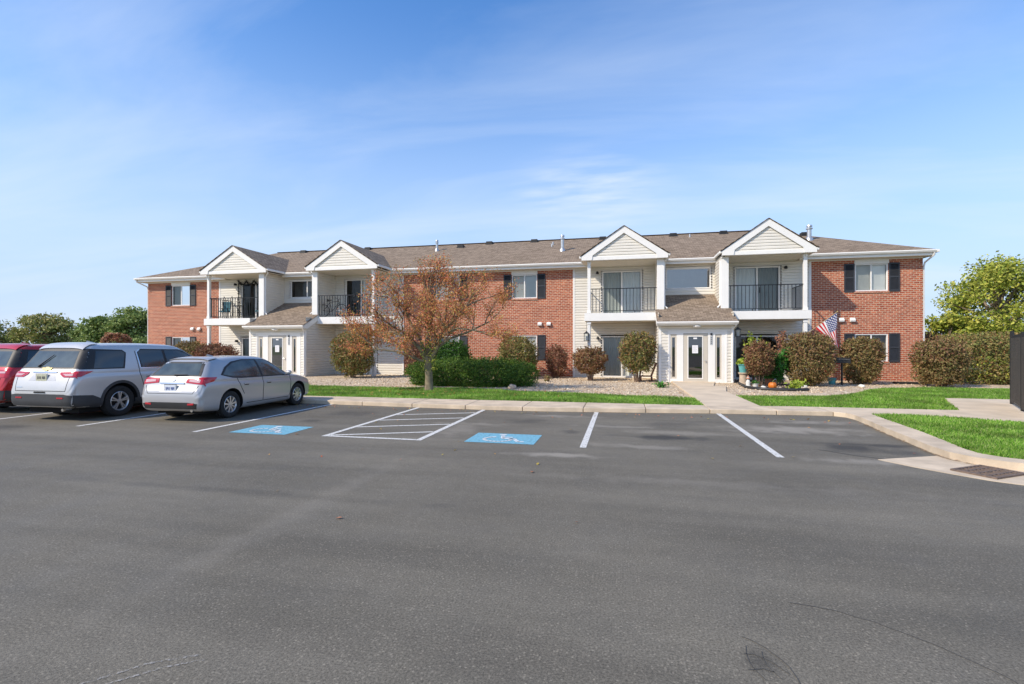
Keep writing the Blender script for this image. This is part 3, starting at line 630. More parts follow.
# window casing helper
def casing(x0, x1, z0, z1, y, w=.07, d=.03, m='white', name='window_casing', bottom=True):
    s = MB(); s.box(x0-w, x0, y-d, y+.02, z0-(w if bottom else 0), z1+w).box(x1, x1+w, y-d, y+.02, z0-(w if bottom else 0), z1+w).box(x0, x1, y-d, y+.02, z1, z1+w)
    if bottom: s.box(x0, x1, y-d, y+.02, z0-w, z0)
    part(s, name, m)
for k, e in enumerate(entries):
    casing(*e['win'], *EWZ, B); window(*e['win'], *EWZ, fw=.05, split=(k == 0), screen='l', blind=None, rec=.0)
def sliding_door(x0, x1, z0, z1, dark_left, upper, blinds):
    casing(x0, x1, z0, z1, B, w=.06, bottom=False)
    f = MB(); fw = .06; a, b = B-.005, B+.07
    f.box(x0, x0+fw, a, b, z0, z1).box(x1-fw, x1, a, b, z0, z1).box(x0+fw, x1-fw, a, b, z1-fw, z1).box(x0+fw, x1-fw, a, b, z0, z0+fw)
    xm = (x0+x1)/2; f.box(xm-.035, xm+.035, a+.01, b-.01, z0+fw, z1-fw)
    d = part(f, 'sliding_door', 'white')
    for i, (p, q) in enumerate(((x0+fw, xm-.035), (xm+.035, x1-fw))):
        dk = (i == 0) == dark_left
        g = MB(); g.quad((p, a+.03+.01*i, z0+fw), (q, a+.03+.01*i, z0+fw), (q, a+.03+.01*i, z1-fw), (p, a+.03+.01*i, z1-fw)); part(g, 'pane', 'glassscreen' if dk else 'glass', d)
        if blinds[i]:
            s = MB(); n = 11; w = (q-p)/n
            for j in range(n):
                s.quad((p+j*w, B+.13+.03*(j % 2), z0+.05), (p+(j+1)*w, B+.13+.03*((j+1) % 2), z0+.05), (p+(j+1)*w, B+.13+.03*((j+1) % 2), z1-.06), (p+j*w, B+.13+.03*(j % 2), z1-.06))
            part(s, 'vertical_blind', blinds[i], d)
    xh = xm-.1 if dark_left else xm+.1
    s = MB(); s.box(xh-.015, xh+.015, a-.03, a+.02, z0+.9, z0+1.15); part(s, 'handle', 'blackplastic', d)
    s = MB(); s.box(x0, x1, B+1.0, B+1.05, z0-.05, z1+.2).box(x0-.02, x0, B+.075, B+1.05, z0-.05, z1+.2).box(x1, x1+.02, B+.075, B+1.05, z0-.05, z1+.2).box(x0, x1, B+.075, B+1.0, z0-.05, z0-.02).box(x0, x1, B+.075, B+1.0, z1+.15, z1+.2); part(s, 'dark_interior', 'room', d)
bl = [(('', ''), ('blindgrey', 'blind')), (('', 'blind'), ('', 'blind')), (('blindgrey', 'blind'), ('blind', 'blind')), (('blind', 'blindgrey'), ('', ''))]
for k, (x0, x1) in enumerate(sliders):
    sliding_door(x0, x1, *UZ, k != 3, True, bl[k][0]); sliding_door(x0, x1, *LZ, k != 3, False, bl[k][1])

# --- gables, balconies, side walls
RISE = 1.24
def roof_sheet(mb, quad_pts, th=.022):
    """a roof plane as a thin slab with metre UVs laid along the slope"""
    p = [Vector(q) for q in quad_pts]; n = (p[1]-p[0]).cross(p[-1]-p[0]).normalized()
    if n.z < 0: n = -n
    e = Vector((0, 0, 1)).cross(n).normalized(); s = n.cross(e).normalized()
    if mb.uv is None: mb.uv = []
    k = len(p); top = [q+n*th for q in p]
    mb.add(top+p, [list(range(k))]+[list(range(2*k-1, k-1, -1))]+[(i, k+i, k+(i+1) % k, (i+1) % k) for i in range(k)])
    uvp = [(q.dot(e), q.dot(s)) for q in p]
    mb.uv += uvp+[uvp[k-1-i] for i in range(k)]
    for i in range(k): j = (i+1) % k; mb.uv += [uvp[i], uvp[i], uvp[j], uvp[j]]
EZ = 5.60; EY = B-.45; PITCH = .4125
def roof_y(z): return EY+(z-EZ)/PITCH
SLATS = {}
for k, u in enumerate(units):
    g0, g1 = u['g']; c = (g0+g1)/2; hw = (g1-g0)/2; zt = EZ+.03; zp = zt+RISE
    F = GP-.32
    # gable fascia (rake boards) and boxed ends
    mb = MB()
    W = .27
    for sgn in (-1, 1):
        tip = (c+sgn*hw, zt-.20); 
        pk = (c, zp); sl_ = RISE/hw
        out = [(c+sgn*(hw), zt-.04), (c, zp), (c, zp-.30), (c+sgn*(hw-.50), zt-.04+(.50*sl_)-.30), (c+sgn*(hw-.46), zt-.22), (c+sgn*hw, zt-.22)]
        mb.prism(out, 1, F, F+.05)
    part(mb, 'rake_board', 'white')
    # beam under the triangle
    mb = MB(); mb.box(g0+.44, g1-.44, F+.03, F+.25, zt-.22, zt-.075).box(g0+.16, g0+.44, F+.055, F+.25, zt-.218, zt-.10).box(g1-.44, g1-.16, F+.055, F+.25, zt-.218, zt-.10); part(mb, 'gable_beam', 'white')
    mb = MB(); sl_ = RISE/hw
    siding(mb, (0, F+.10), XU, FR, lambda z, c=c, hw=hw, sl_=sl_, zt=zt: (c-max(0, hw-.28-(z-zt+.075)/sl_), c+max(0, hw-.28-(z-zt+.075)/sl_)), zt-.075, zp-.24); part(mb, 'gable_siding', 'siding')
    # gable roof
    mb = MB(); yr = roof_y(zp)+.3
    ov = .07
    for sgn in (-1, 1):
        zlow = zt-.05; xe = c+sgn*(hw+ov); zl = zp+.01-(hw+ov)*sl_
        roof_sheet(mb, [(xe, F-.04, zl), (c, F-.04, zp+.01), (c, yr, zp+.01), (xe, roof_y(zl)+.5, zl)])
    part(mb, 'gable_roof', 'shingle')
    # balcony ceiling
    mb = MB(); x = g0+.16
    while x < g1-.16:
        x2 = min(x+.3, g1-.16); mb.box(x+.006, x2-.006, F+.25, B-.02, 5.39, 5.40); x = x2
    mb.box(g0+.16, g1-.16, F+.25, B-.02, 5.402, 5.41)
    part(mb, 'balcony_ceiling', 'soffit')
    # gable side soffit and gutters along its eaves
    for sgn in (-1, 1):
        xe = c+sgn*hw
        s = MB(); s.box(xe, xe-sgn*.17, F+.052, EY+.1, zt-.20, zt-.185); part(s, 'soffit', 'soffit')
        s = MB(); s.box(xe+sgn*.005, xe+sgn*.10, F+.02, EY-.12, zt-.13, zt-.02); part(s, 'gutter', 'white', bevel=.02)
    # side wall between balcony and entrance, full height, two faces, thick front trim
    wx = u['wall']; sd = u['side']           # sd=1: wall is on the right side of the balcony
    a, b = wx-.12, wx+.12
    mb = MB(); siding(mb, (b, 0), (0, 1), (1, 0), (GP+.02, B), 0, 5.4); siding(mb, (a, 0), (0, 1), (-1, 0), (GP+.02, B), 0, 5.4); part(mb, 'side_wall', 'siding')
    mb = MB(); mb.box(a-.036, b+.036, GP-.06, GP+.03, 3.05, 5.39); part(mb, 'corner_post', 'white', bevel=.008)
    if sd == 1: mb = MB(); mb.box(a-.02, b+.02, GP-.06, GP+.03, .0, 2.64); part(mb, 'corner_post', 'white', bevel=.008)
    # thin column on both floors
    tx = u['thin']
    for z0, z1 in ((3.06, 5.39), (.05, 2.66)):
        mb = MB(); mb.box(tx-.07, tx+.07, GP-.06, GP+.08, z0, z1).box(tx-.09, tx+.09, GP-.08, GP+.10, z0, z0+.12).box(tx-.09, tx+.09, GP-.08, GP+.10, z1-.1, z1); part(mb, 'column', 'white', bevel=.006)
    # balcony floor with fascia
    l, r = sorted((tx-sd*.16, wx))
    mb = MB(); l2, r2 = (tx-.2, wx-.142) if sd == 1 else (wx+.142, tx+.2)
    mb.box(l2, r2, GP-.14, B-.02, 2.70, 3.05)
    bal = part(mb, 'balcony', 'white')
    mb = MB(); mb.box(l2+.02, r2-.02, GP+.0, B-.02, 2.68, 2.698); part(mb, 'underside', 'soffit', bal)
    mb = MB()
    xa, xb = (tx+.07, wx-.14) if sd == 1 else (wx+.14, tx-.07)
    for z, h in ((4.13, .035), (3.14, .025)): mb.box(xa, xb, GP-.02, GP+.015, z, z+h)
    x = xa+.09
    while x < xb-.03: mb.box(x-.011, x+.011, GP-.014, GP+.008, 3.165, 4.13); x += .15
    for t in (.33, .67): q = xa+(xb-xa)*t; mb.box(q-.018, q+.018, GP-.02, GP+.015, 3.05, 3.14)
    part(mb, 'railing', 'rail', bal)
    mb = MB()
    for z, h in ((4.13, .035), (3.14, .025)): mb.box(tx-.018, tx+.018, GP+.08, B-.03, z, z+h)
    y = GP+.2
    while y < B-.05: mb.box(tx-.009, tx+.009, y-.009, y+.009, 3.165, 4.13); y += .145
    part(mb, 'railing', 'rail', bal)
# --- wall lamps beside the doors (small dark barn lights)
for x, z in ((-1.16, 5.1), (7.14, 5.08), (-21.57, 5.08), (-1.14, 1.95), (7.11, 2.0), (-21.5, 1.85), (-12.45, 5.08)):
    s = MB(); s.box(x-.05, x+.05, B-.05, B-.018, z-.05, z+.05).lathe([(.02, .07), (.05, .06), (.065, 0), (.07, -.06), (.0, -.06)], (x, B-.12, z), 12); part(s, 'wall_lamp', 'blackplastic', smooth=True)

# --- main roof, hipped at both ends
mb = MB(); XL, XR = -28.10, 12.72; HD = 5.42; zr = EZ+PITCH*HD; YB = EY+2*HD
zz = EZ-.02
roof_sheet(mb, [(XL, EY, zz), (XR, EY, zz), (XR-HD, EY+HD, zr), (XL+HD, EY+HD, zr)])
roof_sheet(mb, [(XR, YB, zz), (XL, YB, zz), (XL+HD, EY+HD, zr), (XR-HD, EY+HD, zr)])
roof_sheet(mb, [(XR, EY, zz), (XR, YB, zz), (XR-HD, EY+HD, zr)])
roof_sheet(mb, [(XL, YB, zz), (XL, EY, zz), (XL+HD, EY+HD, zr)])
roof = part(mb, 'roof', 'shingle')
mb = MB(); mb.box(XL+HD, XR-HD, EY+HD-.12, EY+HD+.12, zr+.02, zr+.045); 
part(mb, 'ridge_cap', 'shingle', roof)
# eaves: fascia, gutter, soffit in runs that stop at the gables
runs = [(XL, units[0]['g'][0]+.17), (units[0]['g'][1]-.17, units[1]['g'][0]+.17), (units[1]['g'][1]-.17, units[2]['g'][0]+.17), (units[2]['g'][1]-.17, units[3]['g'][0]+.17), (units[3]['g'][1]-.17, XR)]
for a, b in runs:
    s = MB(); s.box(a, b, EY+.02, EY+.05, 5.36, 5.575); part(s, 'fascia', 'white')
    s = MB(); s.prism([(EY+.018, 5.575), (EY-.10, 5.58), (EY-.11, 5.545), (EY-.075, 5.48), (EY-.05, 5.465), (EY+.018, 5.465)], 0, a, b); part(s, 'gutter', 'white', bevel=.005)
    s = MB(); x = a
    while x < b: x2 = min(x+.3, b); s.box(x+.004, x2-.004, EY+.052, B-.002, 5.345, 5.36); x = x2
    part(s, 'soffit', 'soffit')
    if b-a > 2 and not (-17 < (a+b)/2 < -16.5 or 2 < (a+b)/2 < 4): s = MB(); s.box(max(a, -27.77), min(b, 12.49), B-.025, B-.002, 5.30, 5.344); part(s, 'frieze_board', 'white' )
for s_, xe in ((-1, XL), (1, XR)):
    s = MB(); s.box(xe, xe-s_*.03, EY+.052, YB, 5.36, 5.575); part(s, 'fascia', 'white')
    s = MB(); s.box(xe-s_*.03, xe-s_*.40, B+.0, YB, 5.346, 5.36); part(s, 'soffit', 'soffit')
    s = MB(); s.box(xe+s_*.002, xe+s_*.1, EY-.1, YB, 5.465, 5.575); part(s, 'gutter', 'white', bevel=.01)
# downspouts
def downspout(pts, r=.035):
    s = MB(); s.tube(pts, r, 8); part(s, 'downspout', 'white', smooth=True)
downspout([(12.66, EY-.04, 5.48), (12.66, EY, 5.36), (12.56, B+.0, 5.12), (12.545, B+.05, 4.95), (12.545, B+.05, .15)])
downspout([(-28.08, EY-.04, 5.48), (-28.08, EY, 5.36), (-27.84, B+.0, 5.12), (-27.825, B+.05, 4.95), (-27.825, B+.05, .15)])
for x, wx in ((units[0]['g'][1]-.03, units[0]['wall']+.17), (units[2]['g'][1]-.03, units[2]['wall']+.17)):
    downspout([(x, GP-.2, 5.5), (x-.02, GP-.1, 5.38), (wx, GP+.05, 5.25), (wx, GP+.05, 3.35), (wx+.12, GP+.0, 3.22)])
for x, wx in ((units[1]['g'][0]+.03, units[1]['wall']-.17), (units[3]['g'][0]+.03, units[3]['wall']-.17)):
    downspout([(x, GP-.2, 5.5), (x+.02, GP-.1, 5.38), (wx, GP+.05, 5.25), (wx, GP+.05, 3.35), (wx-.12, GP+.0, 3.22)])
# roof furniture
def rz_(y): return EZ+PITCH*(y-EY)
for x, y in ((-5.08, 29.15), (-7.84, 29.15), (9.0, 27.7), (2.78, 29.05), (5.4, 29.05), (-1.07, 29.0), (-15.86, 29.1), (-9.45, 28.5), (-20.5, 29.1)):
    z = rz_(y); s = MB(); s.box(x-.22, x+.22, y-.2, y+.2, z-.08, z+.02).box(x-.19, x+.19, y-.17, y+.17, z+.02, z+.15); part(s, 'roof_vent', 'blackplastic', bevel=.02)
for x, y, h, r in ((-3.1, 26.45, .85, .085), (8.85, 26.6, .72, .10), (-10.71, 27.81, .65, .07), (-16.9, 28.3, .3, .05)):
    z = rz_(y); s = MB(); s.lathe([(r*1.9, -.12), (r*1.7, .06), (r*1.05, .16), (r, .16), (r, h*.72), (r*1.5, h*.74), (r*1.5, h*.8), (r*.9, h*.82), (r*.9, h*.88), (r*1.35, h*.9), (r*1.2, h), (0, h+.02)], (x, y, z), 14); part(s, 'flue_pipe', 'metal', smooth=True)
for x, y in ((-3.83, 28.08), (-3.83, 27.6), (3.6, 28.5)):
    z = rz_(y); s = MB(); s.tube([(x, y, z-.05), (x, y, z+.18)], .04, 8); part(s, 'vent_pipe', 'metal')

# --- entrances
def entrance(e, k):
    x0, x1 = e['x0'], e['x1']; W = x1-x0; cx = (x0+x1)/2+ (0.03 if k else 0)
    zt = 2.42
    f0, f1 = x0+.135*W, x1-.095*W     # white surround
    sc = (f1-f0)/2.23
    X = lambda t: f0+(t-1.93)*sc      # measured on the right-hand entrance
    lw = (X(1.985), X(2.235)); rw = (X(3.75), X(4.0)); dr_ = (X(2.50), X(3.47))
    mb = MB(); siding(mb, (0, EP), XU, FR, (x0, x1), 0, zt, [(f0, f1, -.01, 2.17)])
    siding(mb, (x0, 0), (0, 1), (-1, 0), (EP, GP+.02), 0, 3.0); siding(mb, (x1, 0), (0, 1), (1, 0), (EP, GP+.02), 0, 3.0)
    part(mb, 'entrance_siding', 'siding')
    # white surround plane with holes
    mb = MB(); wall_cells(mb, (0, EP-.012), XU, FR, f0, f1, .03, 2.17, [(*lw, .2, 2.06), (*rw, .2, 2.06), (*dr_, .03, 2.10)], .06)
    mb.box(f0-.05, f0, EP-.035, EP+.02, .03, 2.22).box(f1, f1+.05, EP-.035, EP+.02, .03, 2.22).box(f0, f1, EP-.035, EP+.02, 2.172, 2.22)
    part(mb, 'entrance_surround', 'white')
    for xa_, xb_ in ((x0-.036, x0+.07), (x1-.07, x1+.036)): s = MB(); s.box(xa_, xb_, EP-.038, EP+.06, .02, zt); part(s, 'corner_trim', 'white')
    for a, b in (lw, rw):
        s = MB(); c = (a+b)/2; g = .058
        s.box(a, c-g, EP+.01, EP+.05, .2, 2.06).box(c+g, b, EP+.01, EP+.05, .2, 2.06).box(c-g, c+g, EP+.01, EP+.05, .2, .28).box(c-g, c+g, EP+.01, EP+.05, 1.93, 2.06)
        w = part(s, 'sidelight', 'doorpaint')
        s = MB(); s.quad((c-g, EP+.03, .28), (c+g, EP+.03, .28), (c+g, EP+.03, 1.93), (c-g, EP+.03, 1.93)); part(s, 'pane', 'glassdark', w)
    # door leaf
    a, b = dr_; s = MB(); gx0, gx1 = a+.20*sc, b-.225*sc
    s.box(a+.01, gx0, EP+.0, EP+.045, .04, 2.09).box(gx1, b-.01, EP+.0, EP+.045, .04, 2.09).box(gx0, gx1, EP+.0, EP+.045, .04, .24).box(gx0, gx1, EP+.0, EP+.045, 1.96, 2.09)
    d = part(s, 'entrance_door', 'doorpaint')
    s = MB(); t = .035
    s.box(gx0-t, gx0, EP-.012, EP-.001, .24-t, 1.96+t).box(gx1, gx1+t, EP-.012, EP-.001, .24-t, 1.96+t).box(gx0, gx1, EP-.012, EP-.001, .24-t, .24).box(gx0, gx1, EP-.012, EP-.001, 1.96, 1.96+t); part(s, 'glazing_bead', 'white', d)
    s = MB(); s.quad((gx0, EP+.02, .24), (gx1, EP+.02, .24), (gx1, EP+.02, 1.96), (gx0, EP+.02, 1.96)); part(s, 'pane', 'glassdark', d)
    s = MB(); s.tube([(b-.085*sc, EP, .95), (b-.085*sc, EP-.06, .95), (b-.16*sc, EP-.06, .95)], .013, 6).lathe([(.03, 0), (.03, -.015), (0, -.015)], (b-.085*sc, EP, .95), 10, ax=1); part(s, 'handle', 'metal', d)
    s = MB(); m_ = (gx0+gx1)/2
    s.box(m_-.12, m_+.11, EP+.01, EP+.013, 1.27, 1.6); part(s, 'paper_notice', 'paper', d)
    s = MB()
    for q in range(7): s.box(m_-.09, m_+.08-(.05 if q % 3 == 2 else 0), EP+.0085, EP+.0095, 1.55-q*.036-.008, 1.55-q*.036)
    part(s, 'notice_lines', 'inkgrey', d)
    s = MB(); s.box(m_-.07, m_+.07, EP+.01, EP+.013, 1.86, 1.92); part(s, 'paper_notice', 'paper', d)
    # address strip and small lamp to the right of the door
    s = MB(); q = X(3.6); s.box(q-.05, q+.05, EP-.026, EP-.013, 1.62, 2.0); st = part(s, 'address_plate', 'plate')
    s = MB()
    for i in range(4): s.box(q-.022, q+.022, EP-.031, EP-.027, 1.67+i*.078, 1.67+i*.078+.018); s.box(q+.008, q+.022, EP-.031, EP-.027, 1.688+i*.078, 1.72+i*.078)
    part(s, 'address_marks', 'blackplastic', st)
    s = MB(); s.box(q-.04, q+.04, EP-.05, EP-.013, 2.02, 2.10); part(s, 'door_camera', 'blackplastic', bevel=.01)
    # lobby behind the glass
    s = MB(); s.box(x0+.1, x1-.1, B-.12, B-.08, .02, 2.4).box(x0+.1, x1-.1, EP+.1, B-.1, -.01, .03).box(x0+.08, x0+.1, EP+.1, B-.1, 0, 2.4).box(x1-.1, x1-.08, EP+.1, B-.1, 0, 2.4).box(x0+.1, x1-.1, EP+.1, B-.1, 2.39, 2.41); part(s, 'lobby_walls', 'room')
    # shed roof
    zf, yb = 2.58, B-.02; zb_ = 3.93; yf = EP-.32; sl_ = (zb_-zf)/(yb-yf)
    zg = zf+sl_*(GP-.07-yf)
    l, r = x0-.12, x1+.12
    mb = MB(); roof_sheet(mb, [(l, yf, zf), (r, yf, zf), (r, GP-.065, zf+sl_*(GP-.065-yf)), (l, GP-.065, zf+sl_*(GP-.065-yf))])
    li, ri = units[2*k]['wall']+.122, units[2*k+1]['wall']-.122
    roof_sheet(mb, [(li, GP-.065, zf+sl_*(GP-.065-yf)), (ri, GP-.065, zf+sl_*(GP-.065-yf)), (ri, yb, zb_), (li, yb, zb_)]); part(mb, 'entrance_roof', 'shingle')
    mb = MB(); mb.prism([(yf+.02, zf-.16), (yf+.05, zf-.16), (yf+.05, zf-.01), (yf+.02, zf-.02)], 0, l, r); part(mb, 'fascia', 'white')
    mb = MB(); mb.prism([(yf+.018, zf-.01), (yf-.09, zf-.005), (yf-.10, zf-.04), (yf-.06, zf-.11), (yf+.018, zf-.12)], 0, l-.02, r+.02); part(mb, 'gutter', 'white', bevel=.004)
    mb = MB(); mb.box(l, r, yf+.052, EP-.002, zf-.17, zf-.155); part(mb, 'soffit', 'soffit')
    mb = MB(); mb.lathe([(.16, 0), (.17, -.03), (.12, -.07), (0, -.08)], (cx, EP-.17, zf-.17), 16); part(mb, 'ceiling_lamp', 'lampglass', smooth=True)
    for xx in (l, r-.028):
        mb = MB(); mb.prism([(yf+.052, zf-.16), (EP, zf-.16), (GP-.07, zg-.26), (GP-.07, zg-.012), (yf+.052, zf-.002)], 0, xx, xx+.028); part(mb, 'rake_board', 'white')
    downspout([(r-.06, yf-.03, zf-.1), (r-.06, yf+.05, zf-.2), (x1-.03, EP-.06, zf-.34), (x1-.03, EP-.06, .15), (x1-.03, EP-.16, .08)], .03)
M['paper'] = mat('paper', (.8, .8, .82), .8); M['inkgrey'] = mat('ink', (.35, .35, .38), .8); M['plate'] = mat('address_plate', (.42, .44, .46), .5)
for k, e in enumerate(entries): entrance(e, k)
# foundation strip

# ------------------------------------------------------------------ vehicles
def crom(P, n, closed=False):
    """Catmull-Rom along axis 0 of an array, n samples per span"""
    P = np.asarray(P, float); m = len(P); out = []
    spans = m if closed else m-1
    for i in range(spans):
        if closed: p0, p1, p2, p3 = P[(i-1) % m], P[i], P[(i+1) % m], P[(i+2) % m]
        else: p0, p1, p2, p3 = P[max(i-1, 0)], P[i], P[i+1], P[min(i+2, m-1)]
        for k in range(n):
            t = k/n; out.append(.5*((2*p1)+(-p0+p2)*t+(2*p0-5*p1+4*p2-p3)*t*t+(-p0+3*p1-3*p2+p3)*t**3))
    if not closed: out.append(P[-1])
    return np.array(out)
def hull(st, sub=5, rsub=3):
    rings = []
    ys = [s[0] for s in st]; prm = np.array([s[1:] for s in st])
    S = crom(np.c_[ys, prm], sub)
    for y, zf, w, belt, wr, zt in S:
        belt = min(belt, zt-.03)
        hgt = belt-zf
        half = [(0, zf), (w*.7, zf), (w-.07, zf+.03), (w-.02, zf+hgt*.22), (w-.012, zf+hgt*.5), (w+.004, belt-min(.17, hgt*.25)), (w-.03, belt-min(.07, hgt*.1)), (w-.04, belt)]
        gz = zt-belt
        half += [(w-.035+(wr-w+.035)*.5, belt+gz*.48), (wr, zt-min(.10, gz*.2)), (wr-.09, zt-min(.035, gz*.08)), (wr*.55, zt-.004), (0, zt)]
        ring = [(x, z) for x, z in half]+[(-x, z) for x, z in half[-2:0:-1]]
        r = crom(ring, rsub, True); rings.append([(x, y, z) for x, z in r])
    mb = MB(); n = len(rings[0])
    for r in rings: mb.v += [tuple(p) for p in r]
    for i in range(len(rings)-1):
        for k in range(n): mb.f.append([i*n+k, i*n+(k+1) % n, (i+1)*n+(k+1) % n, (i+1)*n+k]); mb.m.append(0)
    mb.f.append(list(range(n))[::-1]); mb.m.append(0); e = (len(rings)-1)*n; mb.f.append([e+k for k in range(n)]); mb.m.append(0)
    return mb
def panel(bvh, poly, side, off=.004, res=.05, thick=.012, mb=None, m=0):
    """thin sheet following the body; poly is in (y,z) for side R/L, (x,z) for B(ack)/F(ront), (x,y) for T(op)"""
    bm = bmesh.new(); vs = [bm.verts.new((a, b, 0)) for a, b in poly]; bm.faces.new(vs)
    xs = [p[0] for p in poly]; ys = [p[1] for p in poly]
    for lo, hi, nrm in ((min(xs), max(xs), (1, 0, 0)), (min(ys), max(ys), (0, 1, 0))):
        k = max(1, int((hi-lo)/res))
        for i in range(1, k):
            t = lo+(hi-lo)*i/k; co = (t, 0, 0) if nrm[0] else (0, t, 0)
            bmesh.ops.bisect_plane(bm, geom=bm.verts[:]+bm.edges[:]+bm.faces[:], plane_co=co, plane_no=nrm)
    bmesh.ops.triangulate(bm, faces=bm.faces[:])
    bm.verts.ensure_lookup_table(); top = []; low = []
    for v in bm.verts:
        a, b = v.co.x, v.co.y
        o, d = {'R': (Vector((3, a, b)), Vector((-1, 0, 0))), 'L': (Vector((-3, a, b)), Vector((1, 0, 0))), 'B': (Vector((a, -3, b)), Vector((0, 1, 0))), 'F': (Vector((a, 9, b)), Vector((0, -1, 0))), 'T': (Vector((a, b, 4)), Vector((0, 0, -1)))}[side]
        h, n, _, _ = bvh.ray_cast(o, d)
        if h is None: h, n, _, _ = bvh.find_nearest(Vector((a if side in 'BFT' else (1 if side == 'R' else -1), {'B': 0, 'F': 5, 'T': b, 'R': a, 'L': a}[side], b if side != 'T' else 1)))
        if n.dot(d) > 0: n = -n
        top.append(h+n*off); low.append(h+n*(off-thick))
    mb = mb or MB(); k = len(top)
    fs = [[v.index for v in f.verts] for f in bm.faces]
    bed = [[v.index for v in e.verts] for e in bm.edges if len(e.link_faces) == 1]
    mb.add([tuple(p) for p in top+low], fs+[(a, b, b+k, a+k) for a, b in bed], m)
    bm.free(); return mb
def strip_poly(pts, w):
    out = []
    for (x0, y0), (x1, y1) in zip(pts, pts[1:]):
        d = Vector((x1-x0, y1-y0)).normalized(); q = Vector((-d.y, d.x))*w/2
        out.append([(x0+q.x, y0+q.y), (x0-q.x, y0-q.y), (x1-q.x, y1-q.y), (x1+q.x, y1+q.y)])
    return out
def car_paint(name, col, metal=.75, rough=.32):
    m = bpy.data.materials.new(name); m.use_nodes = True; b = m.node_tree.nodes['Principled BSDF']
    b.inputs['Base Color'].default_value = (*col, 1); b.inputs['Metallic'].default_value = metal; b.inputs['Roughness'].default_value = rough
    b.inputs['Coat Weight'].default_value = .6; b.inputs['Coat Roughness'].default_value = .05
    nt = m.node_tree; n = nd(nt, 'ShaderNodeTexNoise'); n.inputs['Scale'].default_value = 3; n.inputs['Detail'].default_value = 6; g = nd(nt, 'ShaderNodeNewGeometry'); nt.links.new(g.outputs['Position'], n.inputs['Vector'])
    r = nd(nt, 'ShaderNodeMapRange'); nt.links.new(n.outputs['Fac'], r.inputs['Value']); r.inputs['To Min'].default_value = rough-.08; r.inputs['To Max'].default_value = rough+.12; nt.links.new(r.outputs[0], b.inputs['Roughness'])
    return m
M['silver'] = car_paint('silver_paint', (.46, .455, .455), .4, .36); M['silverwhite'] = car_paint('pale_silver_paint', (.58, .57, .555), .35, .36); M['redpaint'] = car_paint('red_paint', (.50, .014, .02), .2, .3)
M['carglass'] = mat('car_glass', (.03, .038, .038), .06, spec=.9, var=.1); M['carglass2'] = mat('clearer_car_glass', (.03, .04, .038), .04, spec=.9, vscale=3, color2=(.085, .105, .095))
M['cladding'] = mat('grey_cladding', (.045, .047, .05), .6, var=.15); M['tyre'] = mat('tyre_rubber', (.018, .018, .018), .85, var=.2, vscale=20); M['well'] = mat('wheel_well', (.006, .006, .006), .95)
M['rim'] = mat('alloy_rim', (.62, .62, .63), .3, metal=.75, var=.06); M['redlens'] = mat('red_lens', (.50, .012, .02), .15, coat=.6, var=.1, vscale=12); M['clearlens'] = mat('clear_lens', (.62, .38, .38), .12, coat=.6, var=.08)
M['chrome'] = mat('chrome', (.7, .7, .7), .15, metal=1); M['platew'] = mat('licence_plate', (.62, .66, .72), .5, var=.06, vscale=20); M['platey'] = mat('licence_plate_tan', (.50, .50, .36), .5, var=.2, vscale=30)
M['inkblue'] = mat('plate_ink', (.04, .08, .25), .5); M['gold'] = mat('gold_emblem', (.62, .50, .18), .4, metal=.2); M['reflector'] = mat('red_reflector', (.45, .02, .03), .3)
M['seat'] = mat('seat_cloth', (.10, .10, .10), .9)
def wheel(root, x, y, r, w, style):
    """x is the outer face; positive x faces +X"""
    s = 1 if x > 0 else -1
    wl = MB(); hub = r*.62
    prof = [(hub, -w), (r*.93, -w), (r, -w+.03), (r, -.03), (r*.985, -.012), (r*.93, .0), (r*.80, .004), (hub+.012, -.01), (hub, -.02)]
    wl.lathe([(a, b*s) for a, b in prof], (x, y, r), 40, ax=0)
    t = wl.build('wheel', 'tyre', root, smooth=True)
    rm = MB(); rm.lathe([(a, b*s) for a, b in ((hub+.002, -.018), (hub*.97, -.012), (hub*.9, -.03), (hub*.86, -.10), (hub*.86, -w))], (x, y, r), 40, ax=0)
    rm.lathe([(a, b*s) for a, b in ((hub*.26, -.03), (hub*.22, -.012), (.0, -.010))], (x, y, r), 20, ax=0)
    if style == 'five':
        angs = [(2*pi*i/5+.3+o, .062) for i in range(5) for o in (-.15, .15)]
    else: angs = [(2*pi*i/9+.2, .10) for i in range(9)]
    for a, wd in angs:
        c0, s0 = cos(a), sin(a); q = Vector((0, -s0, c0)); d = Vector((0, c0, s0)); o = Vector((x, y, r))
        r0, r1 = hub*.2, hub*.96; w0, w1 = hub*wd*.8, hub*wd*1.15
        z0, z1, zb = -.016*s, -.02*s, -.055*s
        P_ = [o+d*r0+q*w0, o+d*r0-q*w0, o+d*r1-q*w1, o+d*r1+q*w1]
        f = [p+Vector((z0, 0, 0)) for p in P_]; b = [p+Vector((zb, 0, 0)) for p in P_]
        rm.add(f+b, [(0, 1, 2, 3), (0, 4, 5, 1), (1, 5, 6, 2), (2, 6, 7, 3), (3, 7, 4, 0)])
    rm.build('rim', 'rim', t, smooth=True)
    bk = MB(); bk.lathe([(hub*.86, -.07*s), (0, -.07*s)], (x, y, r), 24, ax=0); bk.build('brake', 'well', t)
